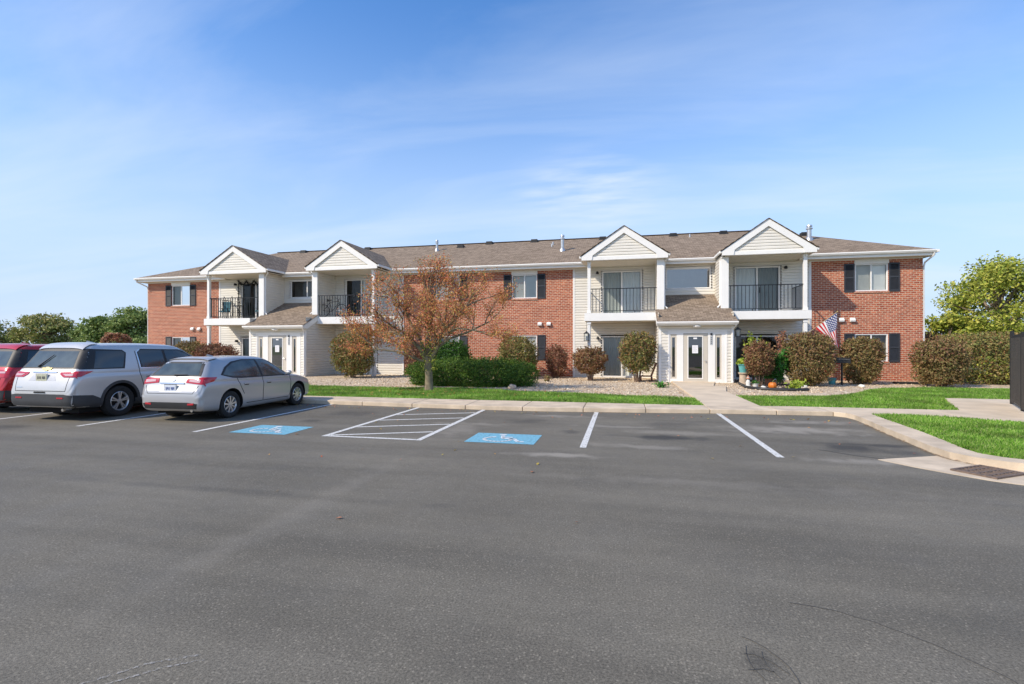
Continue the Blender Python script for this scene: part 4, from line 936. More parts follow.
def boolean_wells(o, cuts):
    cm = MB()
    for (x0, x1, y, z, r) in cuts:
        n = 36; vs = [(xx, y+r*cos(2*pi*i/n), z+r*sin(2*pi*i/n)) for xx in (x0, x1) for i in range(n)]
        cm.add(vs, [list(range(n))[::-1], list(range(n, 2*n))]+[(i, (i+1) % n, n+(i+1) % n, n+i) for i in range(n)], 1)
    c = cm.build('cutter', [M['well'], M['well']], o.parent)
    bpy.context.view_layer.update()
    md = o.modifiers.new('b', 'BOOLEAN'); md.object = c; md.operation = 'DIFFERENCE'; md.solver = 'EXACT'
    dg = bpy.context.evaluated_depsgraph_get(); me = bpy.data.meshes.new_from_object(o.evaluated_get(dg), depsgraph=dg)
    o.modifiers.clear(); old = o.data; o.data = me; bpy.data.meshes.remove(old); bpy.data.objects.remove(c)
    me.polygons.foreach_set('use_smooth', [True]*len(me.polygons))
    try: me.set_sharp_from_angle(angle=R(40))
    except Exception: pass
def make_car(spec, label, cat, loc, rz, scale, name):
    root = thing(name, label, cat, loc, rz, scale=scale)
    S = spec; paint = S['paint']
    mb = hull(S['stations']); 
    bv = BVHTree.FromPolygons([Vector(v) for v in mb.v], mb.f)
    body = mb.build('body', [paint, 'well'], root, smooth=True)
    r = S['r']; cuts = []
    for y in S['wheels']:
        for s in (-1, 1): cuts.append((s*(S['w']-.30), s*(S['w']+.3), y, r+.01, r*1.19))
    boolean_wells(body, cuts)
    for y in S['wheels']:
        for s in (-1, 1): wheel(root, s*(S['w']-.035), y, r, .22, S['style'])
    def P_(name, poly, side, m, parent=root, **kw):
        polys = poly if isinstance(poly[0][0], (tuple, list)) else [poly]
        q = MB()
        for p in polys: panel(bv, p, side, mb=q, **kw)
        return q.build(name, m, parent, smooth=True)
    for side in 'RL':
        for nm, poly, m in S['sideglass']: P_(nm, poly, side, m, off=.005)
        for nm, poly in S.get('blackside', []): P_(nm, poly, side, 'blackplastic', off=.0035)
        P_('door_seam', [q for l in S['seams'] for q in strip_poly(l, .013)], side, 'well', off=.004, res=.03, thick=.008)
        if S.get('chrome'): P_('window_chrome', [q for l in S['chrome'] for q in strip_poly(l, .026)], side, 'chrome', off=.007, res=.03, thick=.01)
        for y, z in S['handles']:
            P_('door_handle', [(y-.1, z-.015), (y+.1, z-.012), (y+.1, z+.018), (y-.1, z+.012)], side, paint, off=.03, thick=.03)
            P_('door_handle_recess', [(y-.08, z-.04), (y+.08, z-.04), (y+.08, z-.016), (y-.08, z-.016)], side, 'cladding', off=.002, thick=.004)
        if S.get('clad'):
            P_('lower_cladding', S['clad'], side, 'cladding', off=.012, thick=.02)
            for y in S['wheels']:
                R0, R1 = r*1.17, r*1.17+.065
                ring = [[(y+R0*cos(a), r+.01+R0*sin(a)), (y+R1*cos(a), r+.01+R1*sin(a)), (y+R1*cos(b), r+.01+R1*sin(b)), (y+R0*cos(b), r+.01+R0*sin(b))] for a, b in zip(np.linspace(R(-8), R(188), 25), np.linspace(R(-8), R(188), 25)[1:])]
                P_('wheel_arch', ring, side, 'cladding', off=.014, res=.2, thick=.024)
    for nm, poly, side, m, off in S['extra']: P_(nm, poly, side, m, off=off)
    for i, s in enumerate((-1, 1)):
        lens = MB()
        for poly in S['tail_back']: panel(bv, [(s*a, b) for a, b in poly][::s], 'B', off=.012, mb=lens, thick=.02, res=.04)
        t = lens.build('taillight', 'redlens', root, smooth=True)
        if S['tail_side']: P_('side_lens', S['tail_side'], 'L' if s < 0 else 'R', 'redlens', t, off=.012, thick=.02, res=.04)
        P_('clear_lens', [(s*a, b) for a, b in S['tail_clear']][::s], 'B', 'clearlens', t, off=.018, thick=.015, res=.04)
        mm = MB(); y, z, x = S['mirror']
        mm.lathe([(0, -.075), (.045, -.07), (.062, -.04), (.065, .02), (.05, .06), (0, .075)], (s*(x+.12), y, z), 14, ax=0); mm.tube([(s*(x-.06), y+.02, z-.06), (s*(x+.08), y, z-.02)], .025, 6)
        mm.build('wing_mirror', paint, root, smooth=True)
        hl = MB(); panel(bv, [(s*a, b) for a, b in S['head']][::s], 'F', off=.008, mb=hl); hl.build('headlight', 'clearlens', root, smooth=True)
    # licence plate with raised characters
    px, pz, pw, ph = S['plate']; hit = bv.ray_cast(Vector((px, -3, pz)), Vector((0, 1, 0)))[0]; yy = hit.y-.025
    q = MB(); q.box(px-pw/2, px+pw/2, yy, yy+.02, pz-ph/2, pz+ph/2); pl = q.build('licence_plate', S['platemat'], root, bevel=.004)
    q = MB()
    for i, o in enumerate((-.105, -.065, -.025, .035, .07, .105)):
        q.box(px+o-.012, px+o+.012, yy-.003, yy-.001, pz-.035+.01*(i % 2), pz+.03)
    q.build('plate_characters', S['platink'], pl)
    q = MB(); fr = .012
    q.box(px-pw/2-fr, px+pw/2+fr, yy+.003, yy+.025, pz+ph/2, pz+ph/2+fr).box(px-pw/2-fr, px+pw/2+fr, yy+.003, yy+.025, pz-ph/2-fr, pz-ph/2).box(px-pw/2-fr, px-pw/2, yy+.003, yy+.025, pz-ph/2, pz+ph/2).box(px+pw/2, px+pw/2+fr, yy+.003, yy+.025, pz-ph/2, pz+ph/2); q.build('plate_frame', 'chrome', pl)
    # rear wiper
    q = MB(); a, b = S['wiper']; pts = []
    for t in np.linspace(0, 1, 6):
        x = a[0]+(b[0]-a[0])*t; z = a[1]+(b[1]-a[1])*t; h = bv.ray_cast(Vector((x, -3, z)), Vector((0, 1, 0)))[0]; pts.append((x, h.y-.035, z))
    q.tube(pts, [.022, .016, .014, .012, .01, .008], 6); q.build('rear_wiper', 'blackplastic', root, smooth=True)
    q = MB(); q.add([(-.02, S['fin'], S['finz']), (.02, S['fin'], S['finz']), (0, S['fin']-.16, S['finz']+.075), (0, S['fin']+.12, S['finz']+.0), (0, S['fin']-.2, S['finz'])], [(0, 3, 2), (1, 2, 3), (0, 2, 4), (1, 4, 2)]); q.build('roof_antenna', paint, root)
    # exhaust, underbody
    q = MB(); q.box(-S['w']+.25, S['w']-.25, .3, S['L']-.3, .17, .32); q.build('underbody', 'well', root)
    ex = MB(); ex.tube([(S['ex'], .05, .27), (S['ex'], .5, .29)], .035, 10); ex.build('exhaust_pipe', 'chrome', root, smooth=True)
    return root
HATCH = dict(L=4.46, w=.885, r=.325, wheels=(.93, 3.60), style='nine', paint='silver',
    stations=[(0.0, .38, .70, .60, .55, .63), (.02, .32, .78, .66, .68, .72), (.06, .28, .82, .72, .70, .82), (.11, .25, .845, .90, .71, .97), (.17, .24, .855, .97, .70, 1.06), (.27, .23, .868, .985, .665, 1.18), (.38, .22, .875, .985, .64, 1.31), (.48, .21, .88, .98, .62, 1.395),
              (.62, .2, .885, .975, .605, 1.44), (.95, .19, .885, .965, .59, 1.465), (1.5, .18, .885, .945, .575, 1.49), (2.1, .18, .885, .93, .575, 1.485), (2.6, .18, .885, .92, .57, 1.42), (3.0, .18, .885, .91, .60, 1.21), (3.3, .19, .885, .90, .66, 1.0), (3.6, .2, .88, .87, .68, .93), (3.95, .22, .865, .80, .66, .87), (4.22, .23, .81, .72, .60, .77), (4.38, .26, .70, .58, .5, .64), (4.46, .36, .55, .46, .42, .50)],
    sideglass=[('side_window', [(.72, 1.06), (1.0, 1.0), (1.28, .975), (2.02, .955), (2.02, 1.37), (1.6, 1.375), (1.2, 1.32), (.92, 1.21)], 'carglass2'), ('side_window', [(2.10, .96), (3.16, .945), (2.72, 1.24), (2.45, 1.36), (2.10, 1.39)], 'carglass2')],
    blackside=[('window_trim', [(.64, 1.055), (.98, .97), (1.28, .945), (3.26, .915), (2.74, 1.27), (2.45, 1.385), (1.6, 1.405), (1.18, 1.355), (.86, 1.23)])],
    seams=[[(2.06, .95), (2.06, .32)], [(1.12, .98), (1.22, .75), (1.36, .55)], [(3.22, .92), (3.22, .45), (3.16, .33)], [(1.45, .31), (3.14, .31)]], handles=[(1.42, .80), (2.28, .79)],
    extra=[('rear_window', [(-.62, 1.07), (.62, 1.07), (.50, 1.33), (-.50, 1.33)], 'B', 'carglass2', .006), ('rear_window_frame', [(-.70, 1.045), (.70, 1.045), (.55, 1.37), (-.55, 1.37)], 'B', 'blackplastic', .003),
           ('roof_spoiler', [(-.54, .54), (.54, .54), (.50, .86), (-.50, .86)], 'T', 'silver', .03),
           ('rear_bumper_insert', [(-.70, .315), (.70, .315), (.74, .43), (.5, .46), (-.5, .46), (-.74, .43)], 'B', 'blackplastic', .008),
           ('plate_recess', [(-.30, .70), (.30, .70), (.34, .86), (-.34, .86)], 'B', 'silverwhite', .002), ('tailgate_trim', [(-.34, .872), (.34, .872), (.33, .90), (-.33, .90)], 'B', 'chrome', .02),
           ('tailgate_seam', strip_poly([(-.72, .84), (-.62, .66), (.62, .66), (.72, .84)], .012), 'B', 'well', .002),
           ('emblem', [(.07*cos(a), .965+.035*sin(a)) for a in np.linspace(0, 2*pi, 15)[:-1]], 'B', 'chrome', .012),
           ('reflector', [(.50, .40), (.66, .41), (.66, .45), (.50, .44)], 'B', 'reflector', .016), ('reflector', [(-.66, .41), (-.50, .40), (-.50, .44), (-.66, .45)], 'B', 'reflector', .016),
           ('windscreen', [(-.60, 2.72), (.60, 2.72), (.66, 3.22), (-.66, 3.22)], 'T', 'carglass', .005), ('grille', [(-.3, .5), (.3, .5), (.34, .62), (-.34, .62)], 'F', 'blackplastic', .006)],
    tail_back=[[(.38, .90), (.82, .86), (.84, 1.02), (.38, 1.0)]], tail_side=[(.07, .86), (.38, .92), (.50, 1.01), (.10, 1.02)], tail_clear=[(.46, .925), (.74, .90), (.75, .965), (.47, .97)],
    mirror=(3.0, 1.0, .86), head=[(.42, .58), (.72, .60), (.74, .70), (.45, .68)], plate=(0, .775, .31, .155), platemat='platew', platink='inkblue', wiper=((.0, 1.075), (.34, 1.085)), fin=1.25, finz=1.47, ex=.55)
SUV = dict(L=5.19, w=.99, r=.375, wheels=(1.12, 4.19), style='five', paint='silverwhite',
    stations=[(0.0, .44, .80, .66, .62, .72), (.02, .38, .88, .74, .74, .82), (.06, .33, .92, .88, .78, .96), (.11, .33, .93, 1.02, .78, 1.10), (.17, .31, .95, 1.10, .79, 1.20), (.30, .30, .965, 1.14, .76, 1.42), (.44, .29, .975, 1.15, .74, 1.64),
              (.56, .28, .98, 1.15, .73, 1.745), (.75, .27, .985, 1.15, .73, 1.785), (1.5, .25, .99, 1.14, .735, 1.80), (2.4, .25, .99, 1.13, .735, 1.79), (3.0, .25, .99, 1.12, .73, 1.73), (3.5, .25, .99, 1.11, .74, 1.48), (3.95, .25, .99, 1.10, .78, 1.19), (4.3, .26, .98, 1.06, .78, 1.13), (4.75, .28, .95, .95, .74, 1.03), (5.0, .3, .88, .82, .66, .90), (5.13, .34, .78, .66, .58, .74), (5.19, .42, .66, .55, .5, .60)],
    sideglass=[('side_window', [(.50, 1.20), (1.20, 1.20), (1.34, 1.55), (1.28, 1.60), (.66, 1.61)], 'carglass'), ('side_window', [(1.72, 1.19), (2.40, 1.18), (2.40, 1.61), (1.78, 1.62), (1.69, 1.56)], 'carglass'), ('side_window', [(2.48, 1.175), (3.62, 1.16), (3.2, 1.50), (2.95, 1.60), (2.48, 1.61)], 'carglass')],
    blackside=[('window_trim', [(1.655, 1.165), (3.74, 1.13), (3.24, 1.54), (2.97, 1.63), (1.77, 1.65), (1.65, 1.58)]), ('window_trim', [(.17, 1.185), (1.24, 1.17), (1.38, 1.56), (1.30, 1.63), (.46, 1.66)])],
    seams=[[(2.44, 1.15), (2.44, .42)], [(1.62, 1.6), (1.62, 1.0), (1.72, .72)], [(3.66, 1.12), (3.64, .5), (3.56, .42)]], handles=[(1.86, .97), (2.70, .96)],
    chrome=[[(3.72, 1.145), (1.66, 1.165), (1.655, 1.57), (1.77, 1.645)]],
    clad=[(1.50, .27), (3.80, .27), (3.80, .42), (1.50, .42)],
    extra=[('lower_cladding', [(.05, .36), (.20, .31), (.66, .29), (.70, .46), (.45, .58), (.05, .61)], 'R', 'cladding', .010), ('lower_cladding', [(.05, .36), (.20, .31), (.66, .29), (.70, .46), (.45, .58), (.05, .61)], 'L', 'cladding', .010),
           ('rear_window', [(-.73, 1.23), (.73, 1.23), (.60, 1.60), (-.60, 1.60)], 'B', 'carglass2', .008), ('rear_window_frame', [(-.90, 1.20), (.90, 1.20), (.72, 1.66), (-.72, 1.66)], 'B', 'blackplastic', .006),
           ('roof_spoiler', [(-.66, .46), (.66, .46), (.64, .80), (-.64, .80)], 'T', 'silverwhite', .03),
           ('rear_bumper', [(-.86, .36), (.86, .36), (.90, .60), (.70, .63), (-.70, .63), (-.90, .60)], 'B', 'cladding', .012),
           ('bumper_slot', [(-.17, .655), (.17, .655), (.15, .685), (-.15, .685)], 'B', 'well', .016),
           ('plate_recess', [(-.40, .93), (.40, .93), (.31, 1.09), (-.31, 1.09)], 'B', 'silver', .003), ('plate_bar', [(-.36, 1.105), (.36, 1.105), (.36, 1.135), (-.36, 1.135)], 'B', 'chrome', .02),
           ('emblem', [(-.13, 1.165), (-.045, 1.165), (-.045, 1.15), (.045, 1.15), (.045, 1.165), (.13, 1.165), (.15, 1.215), (.05, 1.215), (.05, 1.232), (-.05, 1.232), (-.05, 1.215), (-.15, 1.215)], 'B', 'gold', .018),
           ('tailgate_seam', strip_poly([(-.78, 1.12), (-.74, .70), (.74, .70), (.78, 1.12)], .012), 'B', 'well', .002),
           ('model_lettering', [(-.72, .775), (-.54, .775), (-.54, .79), (-.72, .79)], 'B', 'chrome', .008),
           ('reflector', [(.52, .53), (.70, .53), (.70, .56), (.52, .56)], 'B', 'reflector', .020), ('reflector', [(-.70, .53), (-.52, .53), (-.52, .56), (-.70, .56)], 'B', 'reflector', .020),
           ('windscreen', [(-.72, 3.05), (.72, 3.05), (.80, 3.80), (-.80, 3.80)], 'T', 'carglass', .005), ('grille', [(-.5, .5), (.5, .5), (.56, .78), (-.56, .78)], 'F', 'blackplastic', .006)],
    tail_back=[[(.48, 1.075), (.60, 1.01), (.90, 1.01), (.90, 1.135), (.46, 1.12)]], tail_side=[(.07, 1.01), (.20, 1.02), (.48, 1.14), (.12, 1.14)], tail_clear=[(.56, 1.085), (.66, 1.04), (.84, 1.04), (.84, 1.085)],
    mirror=(3.45, 1.2, .98), head=[(.5, .72), (.85, .76), (.86, .88), (.55, .84)], plate=(-.02, 1.0, .31, .155), platemat='platey', platink='seat', wiper=((-.28, 1.25), (-.02, 1.52)), fin=1.2, finz=1.785, ex=.6)
import copy as _copy
RED = _copy.deepcopy(SUV); RED['paint'] = 'redpaint'
RED['extra'] = [(n, p, s_, 'redpaint' if m in ('silverwhite', 'silver') else m, o) for n, p, s_, m, o in RED['extra'] if n not in ('emblem', 'plate_bar', 'model_lettering')]
RED['tail_back'] = [[(.42, 1.0), (.62, .94), (.91, .93), (.91, 1.14), (.42, 1.12)]]; RED['tail_side'] = [(.07, .93), (.26, .95), (.42, 1.14), (.12, 1.16)]
make_car(HATCH, 'silver hatchback car parked beside the blue accessible parking mark, facing the building', 'car', (-9.07, 8.44, 0), R(2.0), (.87, .90, .90), 'parked_car')['group'] = 'cars parked in the lot'
make_car(SUV, 'pale silver sport utility vehicle parked between the silver hatchback and the red vehicle', 'car', (-11.80, 7.95, 0), R(1.0), (.88, .91, .91), 'parked_car')['group'] = 'cars parked in the lot'
make_car(RED, 'red sport utility vehicle cut off by the left edge of the photo', 'car', (-14.62, 8.55, 0), R(1.0), .90, 'parked_car')['group'] = 'cars parked in the lot'

# ------------------------------------------------------------------ vegetation
def leaves_mesh(name, pts, size, m, parent, outward=None, rs=None, aspect=.6, sizevar=.4):
    """one rhombic leaf per point; outward gives a preferred facing"""
    n = len(pts); rs = rs or np.random.RandomState(0)
    nr = rs.normal(0, 1, (n, 3))
    if outward is not None: nr = nr*.75+outward
    nr /= np.linalg.norm(nr, axis=1)[:, None]+1e-9
    a = np.cross(nr, rs.normal(0, 1, (n, 3))); a /= np.linalg.norm(a, axis=1)[:, None]+1e-9; b = np.cross(nr, a)
    s = size*rs.uniform(1-sizevar, 1+sizevar, n)[:, None]
    v = np.stack([pts-a*s, pts-b*s*aspect+nr*s*.12, pts+a*s, pts+b*s*aspect+nr*s*.12], 1)
    me = bpy.data.meshes.new(name); me.vertices.add(4*n); me.vertices.foreach_set('co', v.reshape(-1)); me.loops.add(4*n); me.loops.foreach_set('vertex_index', np.arange(4*n)); me.polygons.add(n)
    me.polygons.foreach_set('loop_start', np.arange(0, 4*n, 4)); me.update(calc_edges=True); me.materials.append(M[m] if isinstance(m, str) else m)
    o = bpy.data.objects.new(name, me); COL.objects.link(o); o.parent = parent; return o
LM = dict(
    purple=[(.14, .05, .04), (.22, .085, .06), (.28, .13, .08), (.18, .12, .05), (.36, .21, .13)],
    brown=[(.20, .075, .04), (.28, .12, .07), (.22, .16, .06), (.38, .21, .11), (.15, .16, .05)],
    olive=[(.11, .15, .035), (.20, .23, .06), (.28, .19, .08), (.32, .30, .10), (.32, .13, .06)],
    brownolive=[(.12, .14, .04), (.26, .15, .07), (.20, .20, .06), (.34, .19, .09), (.27, .24, .10)],
    yew=[(.02, .07, .01), (.035, .11, .015), (.06, .16, .02), (.09, .2, .03)],
    juniper=[(.025, .07, .01), (.06, .13, .015), (.11, .20, .022), (.20, .30, .045)],
    autumn=[(.52, .14, .06), (.64, .23, .10), (.58, .31, .10), (.44, .38, .08), (.68, .28, .15), (.56, .16, .08)],
    yellowgreen=[(.17, .23, .035), (.30, .37, .05), (.44, .46, .07), (.56, .52, .11), (.24, .30, .045)],
    treegreen=[(.12, .18, .045), (.19, .27, .07), (.26, .33, .09), (.35, .40, .14)],
    treeolive=[(.16, .20, .05), (.27, .30, .08), (.37, .35, .12), (.46, .37, .16)],
    rusttree=[(.32, .13, .08), (.45, .20, .12), (.36, .25, .12)],
    bright=[(.20, .32, .03), (.32, .42, .05), (.42, .46, .06)], fern=[(.03, .12, .02), (.06, .20, .03), (.1, .28, .05)])
for k_, c_ in LM.items(): M['leaf_'+k_] = leaf_mat('leaf_'+k_, c_)
def bush(name, label, x, y, rx, ry, z0, z1, kind, n=4200, size=.034, seed=0, stems=7, cat='shrub', group=None, lump=.22, flat=0, boxy=2.6, mix=None, stemh=None):
    n = int(n*1.9); size *= 1.12; group = group or (SH if cat == 'shrub' else 'clipped hedges on the right')
    rs = np.random.RandomState(seed); t = thing(name, label, cat, (x, y, .05), group=group)
    cz = (z0+z1)/2-.05; rz = (z1-z0)/2
    d = rs.normal(0, 1, (int(n*1.35), 3)); d /= np.linalg.norm(d, axis=1)[:, None]
    # superellipsoid radius, lumpy
    e = boxy; r = 1/np.power(np.abs(d[:, 0])**e+np.abs(d[:, 1])**e+np.abs(d[:, 2])**e, 1/e)
    nz = np.array([noise.noise(Vector((q[0]*2.2+seed, q[1]*2.2, q[2]*2.2)))+.5*noise.noise(Vector((q[0]*6+seed, q[1]*6, q[2]*6))) for q in d])
    r *= 1-.05+lump*.9*nz
    depth = 1-.5*rs.power(2.2, len(d))[::-1]*rs.uniform(0, 1, len(d))
    keep = (np.array([noise.noise(Vector((q[0]*4.5, q[1]*4.5+seed, q[2]*4.5))) for q in d]) > -.56)
    r = r*depth; p = d*r[:, None]*np.array([rx, ry, rz])+np.array([0, 0, cz])
    p[:, 2] = np.maximum(p[:, 2], .02); p = p[keep]; d = d[keep]
    # sprigs poking out
    k = max(20, n//45); dd = rs.normal(0, 1, (k, 3)); dd[:, 2] = np.abs(dd[:, 2])+.1; dd /= np.linalg.norm(dd, axis=1)[:, None]
    sp = []; so = []
    for q in dd:
        rr = 1/np.power(np.sum(np.abs(q)**e), 1/e)*rs.uniform(.95, 1.0)
        for j in range(7): sp.append(q*(rr)*np.array([rx, ry, rz])+np.array([0, 0, cz])+q*(j*.022-.03)+rs.normal(0, .012, 3)); so.append(q)
    p = np.concatenate([p, sp]); d = np.concatenate([d, so])
    leaves_mesh('foliage', p, size, 'leaf_'+kind, t, outward=d*.8, rs=rs)
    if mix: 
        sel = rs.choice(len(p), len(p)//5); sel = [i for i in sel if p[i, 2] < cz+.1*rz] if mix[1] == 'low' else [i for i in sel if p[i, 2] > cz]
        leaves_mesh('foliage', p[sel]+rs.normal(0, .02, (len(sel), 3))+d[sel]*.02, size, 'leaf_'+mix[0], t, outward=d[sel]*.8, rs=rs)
    mb = MB(); rr = random.Random(seed)
    for i in range(stems):
        a = rr.uniform(0, 2*pi); b0 = rr.uniform(0, .12); tipx, tipy = cos(a)*rx*rr.uniform(.3, .75), sin(a)*ry*rr.uniform(.3, .75); tz = cz+rz*rr.uniform(.1, .7)
        base = Vector((cos(a)*b0, sin(a)*b0, -.05)); tip = Vector((tipx, tipy, tz)); midp = base.lerp(tip, .5)+Vector((rr.uniform(-.05, .05), rr.uniform(-.05, .05), .1*rz))
        mb.tube([base, midp, tip], [.022, .014, .006], 5)
        for j in range(3):
            q = midp.lerp(tip, rr.uniform(0, .8)); mb.tube([q, q+Vector((rr.uniform(-.3, .3)*rx, rr.uniform(-.3, .3)*ry, rr.uniform(.1, .4)*rz))], [.009, .004], 4)
    mb.build('stems', 'twig', t, smooth=True)
    return t
SH = 'shrubs along the front of the building'
bush('rounded_shrub', 'olive brown shrub with orange tints behind the silver cars at the left brick wall', -23.6, 23.3, 1.1, .8, .1, 1.8, 'brownolive', 3500, .04, 11)
bush('rounded_shrub', 'low reddish purple shrub seen over the silver hatchback roof near the left entrance', -20.87, 22.2, 1.1, .8, .1, 1.64, 'purple', 3500, .04, 12)
bush('rounded_shrub', 'large green and brown shrub under the second balcony from the left, beside the autumn tree', -12.5, 21.5, 1.0, .85, .12, 2.2, 'olive', 5200, .036, 13, mix=('brown', 'up'), lump=.3)
bush('upright_shrub', 'thin dark reddish shrub against the brick corner behind the autumn tree', -10.15, 23.6, .62, .5, .1, 1.72, 'purple', 1500, .034, 14, lump=.35, stems=12)
bush('evergreen_shrub', 'dark green evergreen shrub behind the left part of the long green juniper', -8.2, 23.2, .95, .7, .1, 1.84, 'yew', 4200, .034, 15)
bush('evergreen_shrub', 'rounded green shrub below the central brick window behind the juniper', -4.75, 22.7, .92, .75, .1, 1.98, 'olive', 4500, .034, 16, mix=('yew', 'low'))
bush('upright_shrub', 'sparse dark brown upright shrub on the brick wall right of the juniper', -3.04, 23.4, .5, .4, .1, 1.58, 'purple', 1500, .033, 17, lump=.35, stems=12)
bush('rounded_shrub', 'round reddish brown shrub showing bare stems under the first column right of the brick', -1.38, 22.0, .72, .62, .32, 1.5, 'brown', 3000, .032, 18, lump=.3, stems=16)
bush('rounded_shrub', 'olive shrub with red tips in front of the ground floor glass door', .64, 21.6, .74, .62, .42, 2.12, 'olive', 3000, .035, 19, lump=.34, stems=12, mix=('brown', 'up'))
bush('rounded_shrub', 'round purple brown shrub on a short stem right of the entrance door', 5.04, 20.3, .52, .48, .42, 1.72, 'brown', 2600, .029, 20, lump=.15, stems=7)
bush('rounded_shrub', 'big brown and green clipped shrub below the flag', 6.88, 20.8, .82, .75, .1, 2.02, 'brownolive', 5600, .032, 21, mix=('purple', 'up'), boxy=3.2)
bush('rounded_shrub', 'brown shrub under the right brick wall window', 9.30, 22.3, .70, .62, .1, 1.86, 'brownolive', 4200, .032, 22, mix=('brown', 'up'), boxy=3.2)
bush('rounded_shrub', 'brownish purple clipped shrub at the right end of the brick wall', 11.55, 21.5, .82, .75, .1, 1.78, 'brownolive', 5000, .032, 23, mix=('purple', 'up'), boxy=3.0)
# long trimmed hedge running back behind the fence on the right
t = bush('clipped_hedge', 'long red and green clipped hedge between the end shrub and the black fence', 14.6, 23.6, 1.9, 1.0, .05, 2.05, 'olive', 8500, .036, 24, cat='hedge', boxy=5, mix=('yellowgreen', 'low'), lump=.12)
bush('clipped_hedge', 'hedge with rusty tips rising behind the end shrub at the building corner', 12.9, 25.2, 1.0, .8, .05, 2.1, 'brown', 3600, .036, 25, cat='hedge', boxy=4, lump=.12)
bush('spreading_juniper', 'long low bright green juniper spreading to the right of the autumn tree trunk', -5.75, 18.6, 2.62, 1.25, -.30, 1.07, 'juniper', 17000, .026, 31, stems=14, boxy=3.0, lump=.13, mix=('yew', 'low'))

